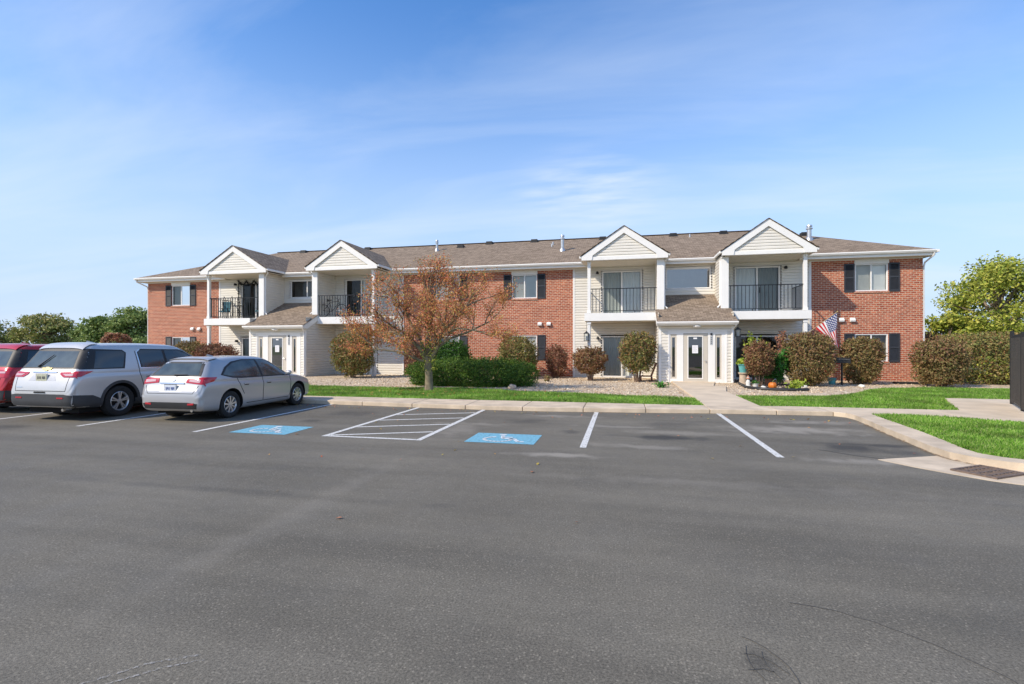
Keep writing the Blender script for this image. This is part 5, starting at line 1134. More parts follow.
# the crooked autumn tree on the lawn
def autumn_tree():
    rr = random.Random(5); t = thing('crabapple_tree', 'crooked autumn tree with sparse orange leaves standing on the lawn strip', 'tree', (-6.27, 15.55, .07), scale=.98)
    mb = MB(); tips = []; tw = MB()
    def limb(pts, radii, n=9): mb.tube(pts, radii, n)
    def grow(p, d, L_, r, lvl):
        seg = [p]; q = p.copy(); dd = d.copy(); k = 4
        for i in range(k):
            dd = (dd+Vector((rr.uniform(-.28, .28), rr.uniform(-.28, .28), rr.uniform(-.20, .22)))).normalized(); q = q+dd*L_/k; seg.append(q.copy())
        (mb if lvl < 2 else tw).tube(seg, [r*(1-.65*i/k) for i in range(k+1)], 6 if lvl < 2 else 4)
        if lvl >= 3: tips.extend(seg[1:]); return
        if lvl == 2: tips.extend(seg[2:])
        for i in range(3 if lvl < 2 else 4):
            s = seg[rr.randint(1, k)]; nd_ = (dd+Vector((rr.uniform(-1, 1), rr.uniform(-1, 1), rr.uniform(-.35, .75)))).normalized()
            grow(s, nd_, L_*rr.uniform(.5, .75), r*.5, lvl+1)
        grow(seg[-1], dd, L_*.6, r*.4, lvl+1)
    limb([(0, 0, -.06), (.0, 0, .05), (.0, 0, .5), (-.05, .0, .95), (-.1, 0, 1.2)], [.20, .15, .125, .12, .12], 14)
    mains = [([(-.08, 0, 1.05), (-.3, -.1, 1.4), (-.75, -.1, 1.75), (-1.25, 0, 1.95), (-1.9, .1, 2.05)], .12),
             ([(-.05, 0, 1.1), (-.15, .1, 1.7), (-.05, .15, 2.2), (.1, .1, 2.8), (-.05, 0, 3.3)], .11),
             ([(0, 0, 1.0), (.25, -.1, 1.5), (.45, -.1, 2.0), (.9, -.2, 2.45), (1.4, -.2, 2.8)], .105),
             ([(-.1, 0, 1.15), (-.5, .35, 1.8), (-.9, .5, 2.4), (-1.1, .5, 3.0)], .09),
             ([(-.05, 0, .95), (-.35, -.35, 1.2), (-.9, -.6, 1.32), (-1.5, -.7, 1.45), (-2.1, -.6, 1.75)], .06),
             ([(.1, 0, 1.3), (.5, .4, 1.7), (1.2, .6, 2.0), (1.9, .6, 2.3)], .08), ([(.3, -.1, 1.6), (.7, -.5, 1.9), (1.3, -.7, 2.1), (1.9, -.6, 2.05)], .06)]
    for pts, r in mains:
        pts = [Vector(p) for p in pts]; r *= .72; pts = [p+Vector((rr.uniform(-.07, .07), rr.uniform(-.07, .07), rr.uniform(-.07, .07))) if 0 < i < 9 else p for i, p in enumerate(pts)]; limb(pts, [r*(1-.6*i/(len(pts)-1)) for i in range(len(pts))], 8)
        for i in range(1, len(pts)):
            for j in range(2 if i > 1 else 1):
                d = (pts[i]-pts[i-1]).normalized(); s = pts[i-1].lerp(pts[i], rr.uniform(.2, 1))
                nd_ = (d*.7+Vector((rr.uniform(-1, 1), rr.uniform(-1, 1), rr.uniform(-.2, .8)))).normalized(); grow(s, nd_, rr.uniform(.75, 1.15), r*.42, 1)
        grow(pts[-1], (pts[-1]-pts[-2]).normalized(), .7, r*.4, 1)
    for i in range(26):   # suckers near the fork
        s = Vector((rr.uniform(-.15, .2), rr.uniform(-.15, .1), rr.uniform(.85, 1.5))); e = s+Vector((rr.uniform(-.3, .35), rr.uniform(-.3, .3), rr.uniform(.3, .8))); tw.tube([s, s.lerp(e, .5)+Vector((.02, 0, .03)), e], [.008, .006, .003], 4)
    tr = mb.build('trunk', 'barklichen', t, smooth=True); tw.build('twigs', mat('fine_twig', (.11, .07, .05), .9, var=.2), t, smooth=True)
    rs = np.random.RandomState(9); T = np.array([tuple(p) for p in tips]); T = T[(T[:, 2] > .9)]
    wgt = np.array([noise.noise(Vector((p[0]*1.3, p[1]*1.3, p[2]*1.3))) for p in T]); 
    cnt = rs.poisson(np.clip(5.6+5*wgt, .8, 11)); idx = np.repeat(np.arange(len(T)), cnt)
    P_ = T[idx]+rs.normal(0, .10, (len(idx), 3)); print('autumn leaves', len(P_), 'tips', len(T))
    if len(P_) > 60000: P_ = P_[rs.choice(len(P_), 60000, False)]
    leaves_mesh('crown', P_, .030, 'leaf_autumn', t, rs=rs, aspect=.5)
    s_ = T[np.linalg.norm(T[:, :2], axis=1) < .5]
    y_ = np.array([(rs.uniform(-.25, .3), rs.uniform(-.3, .1), rs.uniform(.7, 1.7)) for _ in range(420)]); leaves_mesh('sucker_leaves', y_, .03, 'leaf_yellowgreen', t, rs=rs, aspect=.5)
    return t
autumn_tree()
def big_tree(name, label, x, y, h, w, kind, seed, n=9000, size=.11, trunk=.25, crown0=.25, group=None, clumps=70, gap=.0, cat='tree'):
    rs = np.random.RandomState(seed); rr = random.Random(seed); t = thing(name, label, cat, (x, y, 0), group=group)
    mb = MB(); mb.tube([(0, 0, -.1), (.05, 0, h*.15), (0, .05, h*.35), (.05, 0, h*.65), (0, 0, h*.9)], [trunk*.2+.02+trunk*.5, trunk*.5, trunk*.4, trunk*.22, .02], 8)
    P_ = []; D = []; cz0 = h*crown0
    for i in range(clumps):
        while True:
            q = rs.uniform(-1, 1, 3)
            if .12 < np.dot(q, q) < 1: break
        q = q*(1 if np.dot(q, q) > .45 else 1.3); tall = (q[2]+1)/2
        rad = w/2*(1.0-.25*tall)*(.9+.25*rs.uniform(-1, 1)); c = np.array([q[0]*rad, q[1]*rad, cz0+(h-cz0)*(.04+.88*tall)]); cr = w*rs.uniform(.08, .15)
        m_ = int(n/clumps*rs.uniform(.6, 1.4)); d = rs.normal(0, 1, (m_, 3)); d /= np.linalg.norm(d, axis=1)[:, None]
        P_.append(c+d*cr*rs.uniform(.35, 1.1, (m_, 1))*np.array([1.15, 1.15, .75])); D.append(d*.4+np.array([0, 0, .4]))
        if i % 2 == 0:
            s = Vector((0, 0, max(h*.2, c[2]*.62))); e = Vector(c); mb.tube([s, s.lerp(e, .5)+Vector((0, 0, .04*h)), e], [trunk*.22, trunk*.13, .015], 5)
    mb.build('trunk', 'bark', t, smooth=True)
    leaves_mesh('crown', np.concatenate(P_), size, 'leaf_'+kind, t, outward=np.concatenate(D), rs=rs)
    return t
big_tree('leafy_tree', 'tall yellow green tree rising behind the hedge at the right edge', 19.9, 32.0, 6.75, 5.9, 'yellowgreen', 41, 17000, .078, .4, .12, clumps=120)
big_tree('leafy_tree', 'small yellow green tree touching the right corner of the brick building', 17.4, 31.7, 3.6, 3.0, 'yellowgreen', 42, 6000, .085, .2, .05, clumps=50)
big_tree('leafy_tree', 'lower green tree behind the black fence at the far right edge', 24.6, 33.6, 5.0, 5.5, 'yellowgreen', 43, 9000, .1, .3, .08, clumps=60)
big_tree('distant_tree', 'olive green tree at the far left edge above the red vehicle', -66.0, 39.1, 4.9, 7.5, 'treeolive', 44, 9000, .13, .4, .08, group='distant trees beyond the parking lot')
big_tree('distant_tree', 'wide olive tree with ragged top left of the gap in the far trees', -58.3, 39.8, 5.3, 5.8, 'treeolive', 45, 8500, .13, .4, .08, clumps=80, group='distant trees beyond the parking lot')
big_tree('distant_tree', 'small hazy green tree in the gap between the far left trees', -61.0, 46.0, 3.9, 6.0, 'treeolive', 46, 5000, .13, .3, .05, group='distant trees beyond the parking lot')
big_tree('distant_tree', 'dark green tree with sloping left side above the pale silver vehicle', -47.3, 36.9, 4.8, 4.6, 'treegreen', 47, 9000, .12, .4, .05, clumps=80, group='distant trees beyond the parking lot')
big_tree('distant_tree', 'dark green tree touching the left end of the brick building', -43.6, 37.2, 5.3, 5.2, 'treegreen', 48, 11000, .12, .4, .05, clumps=90, group='distant trees beyond the parking lot')
big_tree('distant_tree', 'small rust coloured tree in front of the dark green trees at left', -38.8, 31.4, 2.9, 2.3, 'rusttree', 49, 2600, .09, .2, .1, clumps=40, group='distant trees beyond the parking lot')
big_tree('distant_tree', 'low dark shrubby tree under the dark green trees at left', -40.5, 34.0, 2.4, 5.5, 'treegreen', 50, 5000, .1, .2, .02, clumps=60, group='distant trees beyond the parking lot')

# ------------------------------------------------------------------ small things
def at_thing(*a, **k): return thing(*a, **k)
# flag on a slanted pole fixed to the right balcony column
fl = thing('flag', 'red white and blue striped flag drooping from a slanted pole on the right balcony column', 'flag', (7.43, 22.72, 2.15))
A = Vector((.06, -.02, -.05)); T_ = Vector((.90, -.72, .78)); mb = MB(); mb.tube([A, T_], [.014, .012], 8); mb.build('pole', mat('pole_wood', (.45, .33, .2), .6), fl, smooth=True)
mb = MB(); mb.lathe([(0, -.03), (.03, 0), (0, .035)], tuple(T_), 10); mb.build('pole_tip', 'gold', fl, smooth=True)
mb = MB(); mb.box(-.02, .06, -.02, .03, -.12, .02); mb.tube([(.02, -.01, -.08), (.12, -.06, .0)], .02, 8); mb.build('bracket', 'metal', fl)
def flag_cloth():
    nu, nv = 26, 14; mb = MB(); mb.uv = []; d = (T_-A).normalized(); H_ = .98; W_ = 1.25; pts = []
    for i in range(nu+1):
        for j in range(nv+1):
            u, v = i/nu, j/nv           # v along the pole (1 = tip), u = fly, hanging down
            root = T_-d*(.04+H_*(1-v)); q = u**.85; am = min(1, u*2.5)
            x = root.x*(1-q)+(.84+.12*v)*q+.035*sin(v*9+u*5)*am; y = root.y*(1-q)+(-.66)*q+.07*sin(v*11+u*4)*am
            z = root.z*(1-q)+(-.66+.12*(1-v))*q+.02*sin(v*8)*am
            pts.append((x, y, z))
    fs = []
    for i in range(nu):
        for j in range(nv):
            a = i*(nv+1)+j; fs.append((a, a+nv+1, a+nv+2, a+1)); mb.uv += [(i/nu, j/nv), ((i+1)/nu, j/nv), ((i+1)/nu, (j+1)/nv), (i/nu, (j+1)/nv)]
    mb.add(pts, fs); mb.build('cloth', 'flag', fl, smooth=True)
flag_cloth()
# pumpkin
M['pumpkin'] = mat('pumpkin_skin', (.62, .17, .015), .45, var=.12, vscale=8); M['terra'] = mat('terracotta', (.38, .16, .09), .85, var=.15, vscale=9); M['teal'] = mat('teal_glaze', (.10, .36, .36), .35, var=.12, vscale=6); M['sandstone'] = mat('tan_stone', (.48, .38, .28), .85, var=.15, vscale=9, bump=.4); M['paleplaster'] = mat('pale_plaster', (.68, .66, .6), .7, var=.1)
pk = thing('pumpkin', 'orange pumpkin on the black garden edging right of the entrance', 'pumpkin', (5.13, 18.9, .06), scale=.82)
mb = MB(); n1, n2 = 48, 16; pts = []
for i in range(n2+1):
    ph = pi*i/n2
    for j in range(n1):
        a = 2*pi*j/n1; r = .165*(1+.07*abs(cos(a*4))-.035)*sin(ph)**.8; pts.append((r*cos(a), r*sin(a), .16-.16*cos(ph)*(1-.25*math.exp(-((sin(ph))**2)*8))))
mb.add(pts, [(i*n1+j, i*n1+(j+1) % n1, (i+1)*n1+(j+1) % n1, (i+1)*n1+j) for i in range(n2) for j in range(n1)]); mb.build('rind', 'pumpkin', pk, smooth=True)
mb = MB(); mb.tube([(0, 0, .26), (.01, 0, .33), (.05, .01, .38)], [.028, .018, .022], 7); mb.build('stem', mat('pumpkin_stem', (.16, .17, .06), .8), pk, smooth=True)
# black edging
mb = MB(); ed = [(4.5, 21.0), (4.42, 20.0), (4.35, 19.2), (4.6, 18.55), (5.1, 18.35), (5.7, 18.3), (6.15, 18.6)]
E_ = crom(np.array(ed), 6); mb.tube([(x, y, .10) for x, y in E_], .055, 8); tag(mb.build('garden_edging', 'blackplastic', smooth=True), 'curved black plastic edging round the flower bed right of the entrance', 'edging')
mb = MB(); mb.prism([tuple(p) for p in E_]+[(6.3, 21.5), (6.9, 23.9), (4.6, 23.9), (4.5, 21.0)], 2, .03, .066); mb.build('mulch_bed', mat('dark_mulch', (.05, .032, .022), .95, vscale=12, color2=(.12, .08, .055), bump=.8, bscale=30), kind='structure')
def pot(name, label, x, y, z, r, h, m, plant=None, n=260, pr=.22, leaf=.05, cat='planter'):
    t = thing(name, label, cat, (x, y, z)); mb = MB(); mb.lathe([(0, 0), (r*.72, 0), (r*.95, h*.86), (r*1.08, h*.88), (r*1.08, h), (r*.92, h), (r*.88, h*.9), (0, h*.88)], (0, 0, 0), 24); mb.build('pot', m, t, smooth=True)
    if plant:
        rs = np.random.RandomState(int(abs(x*100))); d = rs.normal(0, 1, (n, 3)); d[:, 2] = np.abs(d[:, 2]); d /= np.linalg.norm(d, axis=1)[:, None]
        p = d*pr*rs.uniform(.4, 1.1, (n, 1))+np.array([0, 0, h]); leaves_mesh('plant', p, leaf, plant, t, outward=d, rs=rs)
    return t
st = thing('stone_pedestal', 'tan stone pedestal carrying the turquoise planter beside the entrance', 'pedestal', (4.66, 21.05, .05)); mb = MB()
mb.lathe([(0, 0), (.19, 0), (.19, .06), (.15, .09), (.14, .38), (.17, .42), (.19, .44), (.19, .48), (0, .48)], (0, 0, 0), 20); mb.build('pedestal', 'sandstone', st, smooth=True)
pot('planter', 'turquoise planter with bright green leaves on a tan stone pedestal', 4.66, 21.05, .53, .19, .33, 'teal', 'leaf_bright', 260, .24)
pot('flower_pot', 'small teal pot on the gravel left of the black grill', 8.1, 21.9, .05, .15, .27, 'teal')
pot('flower_pot', 'terracotta pot half hidden behind the purple shrub', 5.55, 20.9, .05, .16, .28, 'terra', 'leaf_fern', 300, .3)
pot('flower_pot', 'small pale pot on the mulch beside the pumpkin', 4.72, 19.5, .05, .10, .16, 'paleplaster', 'leaf_fern', 120, .13, .03)
t = thing('garden_figurine', 'small pale garden figurine standing on the mulch left of the round purple shrub', 'figurine', (4.50, 19.6, .055)); mb = MB()
mb.lathe([(0, 0), (.09, 0), (.10, .04), (.07, .10), (.085, .17), (.06, .25), (.035, .28), (.055, .33), (.05, .38), (0, .41)], (0, 0, 0), 16); mb.build('figure', 'paleplaster', t, smooth=True)
mb = MB(); mb.lathe([(.062, .29), (.075, .30), (.05, .35), (0, .44)], (0, 0, 0.02), 12); mb.build('hat', 'terra', t, smooth=True)
for i, (x, y, r, lab) in enumerate(((4.95, 19.35, .09, 'pale round stone left of the pumpkin'), (5.42, 19.15, .07, 'small grey stone right of the pumpkin'), (6.45, 19.9, .12, 'tan stone below the big brown shrub'), (-3.83, 17.35, .16, 'pale rock on the lawn edge at the right end of the juniper'), (8.6, 20.6, .10, 'tan rock on the gravel near the black grill'))):
    bm = bmesh.new(); bmesh.ops.create_icosphere(bm, subdivisions=3, radius=r)
    for v in bm.verts: v.co *= 1+.35*noise.noise(v.co*9+Vector((i*3, 0, 0))); v.co.z *= .62
    me = bpy.data.meshes.new('rock'); bm.to_mesh(me); bm.free(); me.materials.append(M['sandstone' if i % 2 else 'paleplaster']); me.polygons.foreach_set('use_smooth', [True]*len(me.polygons))
    o = bpy.data.objects.new('rock', me); COL.objects.link(o); o.location = (x, y, .07+r*.25); tag(o, lab, 'rock')
# tall plants in the bed
def sprig_plant(name, label, x, y, h, w, kind, n, seed, leaf=.07, zc=.6, stems=8):
    t = thing(name, label, 'plant', (x, y, .06)); rs = np.random.RandomState(seed); P_ = []; D = []; mb = MB()
    for i in range(stems):
        a = rs.uniform(0, 2*pi); r = w*rs.uniform(.2, 1); tip = np.array([cos(a)*r, sin(a)*r, h*rs.uniform(.75, 1)]); mid = tip*np.array([.4, .4, .6])
        mb.tube([(0, 0, -.03), tuple(mid), tuple(tip)], [.012, .009, .004], 5)
        for j in range(n//stems):
            f = rs.uniform(zc-.35, 1); p = mid+(tip-mid)*((f-.5)*2) if f > .5 else mid*(f*2); P_.append(p+rs.normal(0, .05, 3)); D.append([cos(a), sin(a), .5])
    mb.build('stems', 'twig', t, smooth=True); leaves_mesh('leaves', np.array(P_), leaf, 'leaf_'+kind, t, outward=np.array(D), rs=rs, aspect=.45)
sprig_plant('flowering_plant', 'tall yellow green plant rising behind the round purple shrub', 5.1, 21.4, 2.1, .5, 'bright', 420, 3, .06, .75)
sprig_plant('fern', 'dark green fern between the purple shrub and the big brown shrub', 5.85, 20.6, 1.45, .45, 'fern', 900, 4, .075, .5, 14)
sprig_plant('fern', 'low dark green plants under the balcony right of the entrance', 5.5, 21.9, 1.1, .6, 'fern', 700, 5, .07, .4, 14)
sprig_plant('orange_plant', 'orange tipped tall plant behind the big brown shrub', 6.25, 21.9, 2.2, .25, 'rusttree', 260, 6, .06, .8)
sprig_plant('hosta', 'low bright green leafy plant at the edge of the mulch right of the pumpkin', 5.85, 19.0, .24, .42, 'bright', 420, 7, .07, .4, 16)
sprig_plant('ground_plant', 'small dark green tuft on the gravel in front of the corner of the entrance', 1.4, 18.9, .14, .35, 'fern', 260, 8, .045, .4, 16)
sprig_plant('ground_plant', 'small green tuft on the gravel at the foot of the right brick wall', 9.6, 22.9, .2, .25, 'fern', 160, 9, .05, .4, 10)
sprig_plant('ground_plant', 'small brown tuft on the gravel in front of the upright brown shrub', -3.1, 21.0, .2, .25, 'brownolive', 160, 10, .045, .4, 10)
# grill / feeder on post
t = thing('charcoal_grill', 'black charcoal grill on a post between the two brown shrubs', 'grill', (8.33, 21.6, .05)); mb = MB(); mb.tube([(0, 0, -.05), (0, 0, .85)], .035, 10); mb.build('post', 'blackplastic', t, smooth=True)
mb = MB(); mb.box(-.24, .24, -.18, .18, .86, .89).box(-.24, -.225, -.18, .18, .89, 1.07).box(.225, .24, -.18, .18, .89, 1.07).box(-.225, .225, .165, .18, .89, 1.07).box(-.225, .225, -.18, -.165, .89, .98); mb.build('fire_box', 'blackplastic', t, bevel=.005)
mb = MB()
for i in range(9): mb.box(-.2+i*.05-.006, -.2+i*.05+.006, -.17, .17, 1.0, 1.012)
mb.build('cooking_grate', 'metal', t)
for a in range(3):
    mb = MB(); mb.tube([(0, 0, .12), (.22*cos(a*2.1), .22*sin(a*2.1), -.02)], .012, 6); mb.build('leg', 'blackplastic', t)
# hanging lanterns
def lantern(x, y, z, label, zs, s=1.0):
    t = thing('hanging_lantern', label, 'lantern', (x, y, z), scale=s); mb = MB()
    for sx in (-1, 1):
        for sy in (-1, 1): mb.box(sx*.09-.008, sx*.09+.008, sy*.09-.008, sy*.09+.008, -.14, .13)
    mb.box(-.11, .11, -.11, .11, -.16, -.14).add([(-.12, -.12, .13), (.12, -.12, .13), (.12, .12, .13), (-.12, .12, .13), (0, 0, .24)], [(0, 1, 2, 3), (0, 1, 4), (1, 2, 4), (2, 3, 4), (3, 0, 4)]); mb.tube([(0, 0, .22), (0, 0, zs)], .006, 5); mb.build('frame', 'blackplastic', t)
    mb = MB(); mb.box(-.08, .08, -.08, .08, -.135, .125); mb.build('glass', 'glass', t); mb = MB(); mb.lathe([(0, -.13), (.035, -.13), (.035, .02), (0, .03)], (0, 0, 0), 10); mb.build('candle', 'lampglass', t, smooth=True)
lantern(-1.56, 22.60, 1.98, 'black lantern hanging under the balcony edge left of the round shrub with bare stems', .66, 1.1)
lantern(4.72, 22.3, 2.12, 'black lantern hanging under the balcony just right of the entrance', .56, 1.0)
# leaning board and trough near the centre glass door
t = thing('wooden_chair', 'reddish brown wooden chair with sloping back beside the entrance corner left', 'chair', (1.05, 22.3, .05)); M['redwood'] = mat('red_wood', (.24, .085, .05), .7, var=.2, vscale=8)
mb = MB(); mb.prism([(.15, .20), (.20, .20), (.42, .78), (.37, .80)], 1, -.24, .24); mb.build('backrest', 'redwood', t, bevel=.01)
mb = MB(); mb.box(-.28, .18, -.25, .25, .20, .235); mb.build('seat', 'redwood', t, bevel=.008)
for sx in (-.25, .2):
    for sy in (-.23, .23): mb = MB(); mb.box(sx-.025, sx+.025, sy-.025, sy+.025, 0, .2); mb.build('leg', 'redwood', t)
# black drain cover at the base of the right wall
t = thing('splash_block', 'flat black ribbed mat on the gravel at the foot of the right brick wall', 'drain mat', (11.25, 22.75, .055)); mb = MB(); mb.box(-.58, .58, -.2, .2, 0, .07); mb.build('slab', 'blackplastic', t, bevel=.01)
mb = MB(); [mb.box(-.55+i*.11, -.50+i*.11, -.17, .17, .07, .082) for i in range(11)]; mb.build('ribs', 'blackplastic', t)
t = thing('door_mat', 'thin dark mat under the ground floor glass door left of centre entrance', 'mat', (-13.7, 23.7, .055)); bpy.data.objects.remove(t)
# balcony things
def patio_chair(x, y, rz, label, cushion):
    t = thing('patio_chair', label, 'chair', (x, y, 3.05), rz)
    for sx in (-.22, .22):
        mb = MB(); mb.tube([(sx, -.24, 0), (sx, -.22, .58), (sx, .1, .60), (sx, .2, .58)], .013, 6); mb.build('arm', 'rail', t, smooth=True)
        mb = MB(); mb.tube([(sx, .3, 0), (sx, .16, .42), (sx, .30, .98)], .013, 6); mb.build('leg', 'rail', t, smooth=True)
    mb = MB(); mb.box(-.21, .21, -.22, .2, .38, .45); mb.build('seat', cushion, t, bevel=.02)
    mb = MB(); mb.add([(-.2, .19, .46), (.2, .19, .46), (.2, .33, .98), (-.2, .33, .98), (-.2, .23, .45), (.2, .23, .45), (.2, .37, .97), (-.2, .37, .97)], [(0, 1, 2, 3), (4, 5, 6, 7), (0, 1, 5, 4), (2, 3, 7, 6), (0, 3, 7, 4), (1, 2, 6, 5)]); mb.build('backrest', cushion, t)
M['tealcloth'] = mat('teal_cushion', (.05, .16, .20), .8, var=.1)
patio_chair(-21.35, 23.3, R(20), 'black patio chair with teal cushion at the left end of the far left balcony', 'tealcloth')
patio_chair(-19.15, 23.4, R(-25), 'black patio chair with teal cushion at the right end of the far left balcony', 'tealcloth')
t = thing('patio_table', 'small black metal table between the two chairs on the far left balcony', 'table', (-20.4, 23.2, 3.05)); mb = MB(); mb.lathe([(0, .68), (.32, .68), (.32, .71), (0, .71)], (0, 0, 0), 24); mb.build('table_top', 'rail', t, smooth=True)
for a in range(4): mb = MB(); mb.tube([(.22*cos(a*pi/2+.5), .22*sin(a*pi/2+.5), .69), (.25*cos(a*pi/2+.5), .25*sin(a*pi/2+.5), 0)], .012, 6); mb.build('leg', 'rail', t)
# dark garland around the far left balcony door
t = thing('door_garland', 'black scalloped garland hung around the glass door of the far left balcony', 'garland', (-20.29, 24.25, 4.2)); mb = MB(); pts = []
for i in range(15): pts.append((-1.0, .0, -1.05+i*.15))
for k in range(4):
    for i in range(9): f = i/8; pts.append((-1.0+(k+f)*.5, 0, 1.05-.2*sin(pi*f)))
mb.tube([(x+.03*noise.noise(Vector((x*8, z*8, 0))), y, z+.03*noise.noise(Vector((z*8, x*8, 3)))) for x, y, z in pts], .028, 6)
rs = np.random.RandomState(5); mb.build('rope', 'blackplastic', t, smooth=True)
P_ = np.array([p for p in pts for _ in range(16)])+rs.normal(0, .035, (len(pts)*16, 3)); M['blackcloth'] = mat('black_cloth', (.015, .015, .016), .9); leaves_mesh('tassels', P_, .03, 'blackcloth', t, rs=rs)
mb = MB()
# wrought lantern hooks standing on the far left balcony
t = thing('plant_stand', 'black wrought iron plant stand with finials on the far left balcony', 'plant stand', (-20.9, 22.98, 3.05))
for i, q in enumerate((-.2, .05, .3, .5)): mb.tube([(q, 0, 0), (q, 0, 1.1-.08*(i % 2)), (q, 0, 1.2-.08*(i % 2))], [.012, .012, .03], 6)
for z in (.35, .8): mb.tube([(-.25, 0, z), (.55, 0, z)], .012, 6)
mb.build('frame', 'rail', t, smooth=True)
# bicycle behind the second balcony rail
t = thing('bicycle', 'black bicycle leaning inside the second balcony railing from the left', 'bicycle', (-14.65, 23.15, 3.06)); 
def tor(cx, r, rt, m, nm, par):
    q = MB(); n = 32; q.tube([(cx+r*cos(2*pi*i/n), 0, .34+r*sin(2*pi*i/n)) for i in range(n+1)], rt, 6, cap=False); return q.build(nm, m, par, smooth=True)
for cx in (-.52, .52):
    w_ = tor(cx, .32, .02, 'tyre', 'wheel', t); q = MB()
    for i in range(12): a = pi*i/6; q.tube([(cx, 0, .34), (cx+.31*cos(a), 0, .34+.31*sin(a))], .003, 3)
    q.build('spokes', 'metal', w_)
q = MB()
for a, b in (((-.52, .34), (-.15, .78)), ((-.52, .34), (-.05, .30)), ((-.05, .30), (-.18, .86)), ((-.05, .30), (.36, .74)), ((-.15, .78), (.34, .82)), ((.32, .90), (.52, .34))): q.tube([(a[0], 0, a[1]), (b[0], 0, b[1])], .016, 6)
q.build('frame', 'blackplastic', t, smooth=True); q = MB(); q.tube([(.30, -.26, .98), (.34, -.1, .96), (.32, 0, .90), (.34, .1, .96), (.30, .26, .98)], .013, 6); q.build('handlebar', 'blackplastic', t, smooth=True)
q = MB(); q.lathe([(0, -.13), (.07, -.10), (.05, .02), (.02, .13), (0, .14)], (-.19, 0, .88), 10, ax=0); q.build('saddle', 'blackplastic', t, smooth=True)
# black mesh privacy fence on the right
def mesh_mat():
    m = bpy.data.materials.new('privacy_mesh'); m.use_nodes = True; nt = m.node_tree; L = nt.links; b = nt.nodes['Principled BSDF']; out = nt.nodes['Material Output']
    g = nd(nt, 'ShaderNodeNewGeometry'); v = nd(nt, 'ShaderNodeTexNoise'); v.inputs['Scale'].default_value = 130; L.new(g.outputs['Position'], v.inputs['Vector'])
    n = nd(nt, 'ShaderNodeTexNoise'); n.inputs['Scale'].default_value = 2; n.inputs['Detail'].default_value = 5; L.new(g.outputs['Position'], n.inputs['Vector'])
    cr = nd(nt, 'ShaderNodeMix', data_type='RGBA'); L.new(n.outputs['Fac'], cr.inputs[0]); cr.inputs[6].default_value = (.04, .035, .03, 1); cr.inputs[7].default_value = (.10, .085, .07, 1); L.new(cr.outputs[2], b.inputs['Base Color'])
    gt = nd(nt, 'ShaderNodeMath', operation='GREATER_THAN'); L.new(v.outputs['Fac'], gt.inputs[0]); gt.inputs[1].default_value = .40
    t = nd(nt, 'ShaderNodeBsdfTransparent'); mx = nd(nt, 'ShaderNodeMixShader'); L.new(gt.outputs[0], mx.inputs[0]); L.new(t.outputs[0], mx.inputs[1]); L.new(b.outputs[0], mx.inputs[2]); L.new(mx.outputs[0], out.inputs[0]); b.inputs['Roughness'].default_value = .9
    return m
M['mesh'] = mesh_mat()
t = thing('privacy_fence', 'black metal fence covered with dark mesh at the right edge of the photo', 'fence', (9.66, 15.05, .09)); d = Vector((8.74-9.64, 13.27-15.03)).normalized()
L_ = 3.6
FS = -1
def fp(s, z, o=0): return (d.x*s-d.y*o, d.y*s+d.x*o, z)
for s in (0, 1.8, 3.6):
    mb = MB(); p = fp(s, 0); mb.box(p[0]-.03, p[0]+.03, p[1]-.03, p[1]+.03, -.05, 1.80 if s else 1.86); mb.build('post', 'blackplastic', t)
for z in (.12, 1.62): mb = MB(); mb.prism([fp(0, 0, .015)[:2], fp(L_, 0, .015)[:2], fp(L_, 0, -.015)[:2], fp(0, 0, -.015)[:2]], 2, z, z+.035); mb.build('rail', 'blackplastic', t)
mb = MB(); s = .1
while s < L_: p = fp(s, 0); mb.box(p[0]-.008, p[0]+.008, p[1]-.008, p[1]+.008, .1, 1.76); s += .11
mb.build('pickets', 'blackplastic', t); mb = MB(); a, b = fp(.03, 0, FS*.03), fp(L_, 0, FS*.03); mb.quad((a[0], a[1], .06), (b[0], b[1], .06), (b[0], b[1], 1.68), (a[0], a[1], 1.68)); mb.build('mesh_screen', 'mesh', t)
# other side of the enclosure beyond the first post
t = thing('privacy_fence', 'black mesh fence panel running right from the corner post, beyond the frame', 'fence', (9.70, 15.10, .09)); bpy.data.objects.remove(t)
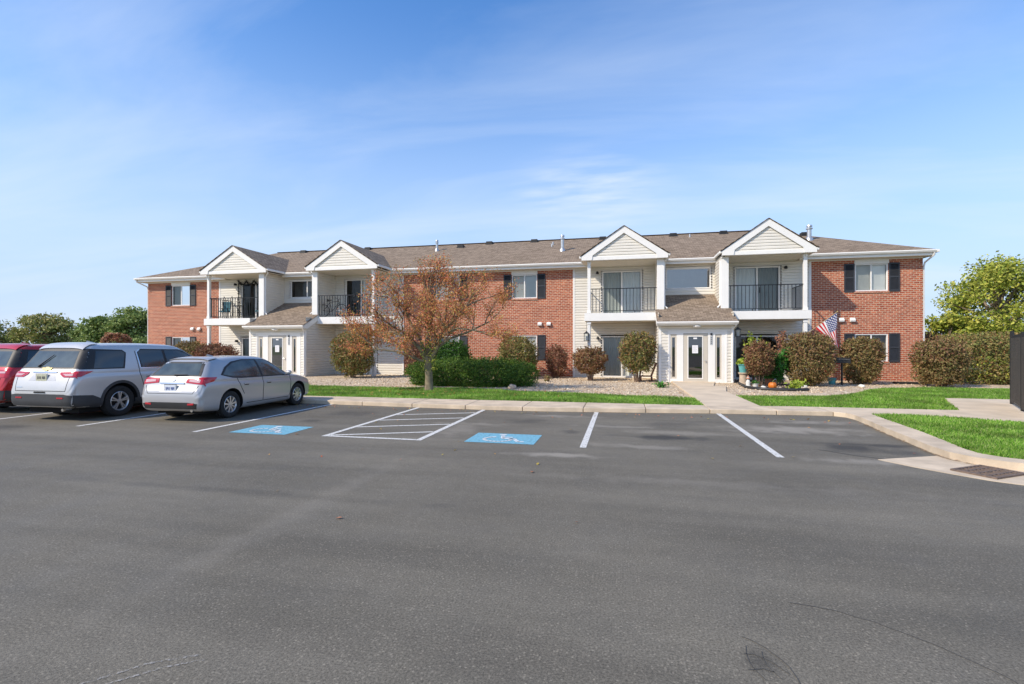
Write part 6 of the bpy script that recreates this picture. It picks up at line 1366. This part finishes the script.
# fallen leaves
rs = np.random.RandomState(77); P_ = np.concatenate([np.c_[rs.normal(-6.4, 2.2, 420), rs.normal(15.2, 1.0, 420), np.full(420, .125)], np.c_[rs.uniform(-9, 5, 90), rs.uniform(11.2, 11.75, 90), np.full(90, .012)], np.c_[rs.uniform(-6, 6, 45), rs.uniform(4, 11, 45), np.full(45, .012)]])
P_ = P_[(P_[:, 2] < .1) | (P_[:, 1] > 13.1)]
o = leaves_mesh('fallen_leaves', P_, .03, 'leaf_autumn', None, outward=np.tile([0, 0, 3.], (len(P_), 1)), rs=rs); tag(o, 'scattered small orange leaves fallen on the lawn and parking lot', 'leaves', kind='stuff')
# loose stones in the bed
def stones():
    rs = np.random.RandomState(4); bm = bmesh.new(); bmesh.ops.create_icosphere(bm, subdivisions=1, radius=1); bv_ = np.array([v.co[:] for v in bm.verts]); bf = np.array([[v.index for v in f.verts] for f in bm.faces]); bm.free()
    P_ = []
    while len(P_) < 5200:
        x = rs.uniform(-13, 13); y = rs.uniform(15, 24.2)
        lo = 16.5 if x < -5 else (16.0 if x < -2 else (15.2 if x < 2 else 16.2 if x < 5.5 else 17+(x-5.5)*.95))
        if x > 10: lo = 20.5
        if y < lo+.05 or (1.95 < x < 3.8 and y < 21.9) or (1.5 < x < 4.5 and y > 21.7): continue
        P_.append((x, y, .06))
    P_ = np.array(P_); n = len(P_); s = rs.uniform(.018, .042, n)
    V = bv_[None]*s[:, None, None]*rs.uniform(.6, 1.2, (n, 1, 3))*np.array([1, 1, .7])+P_[:, None]+rs.normal(0, .002, (n, len(bv_), 3))
    F = (bf[None]+(np.arange(n)*len(bv_))[:, None, None]).reshape(-1, 3); me = bpy.data.meshes.new('river_stones'); me.vertices.add(n*len(bv_)); me.vertices.foreach_set('co', V.reshape(-1)); k = len(F); me.loops.add(3*k); me.loops.foreach_set('vertex_index', F.reshape(-1)); me.polygons.add(k); me.polygons.foreach_set('loop_start', np.arange(0, 3*k, 3)); me.update(calc_edges=True)
    me.materials.append(leaf_mat('stone_mix', [(.26, .18, .11), (.46, .34, .22), (.57, .44, .30), (.68, .58, .44), (.38, .29, .20)], 0)); o = bpy.data.objects.new('river_stones', me); COL.objects.link(o); tag(o, 'tan and pinkish river stones covering the planting bed', 'gravel', kind='stuff')
stones()
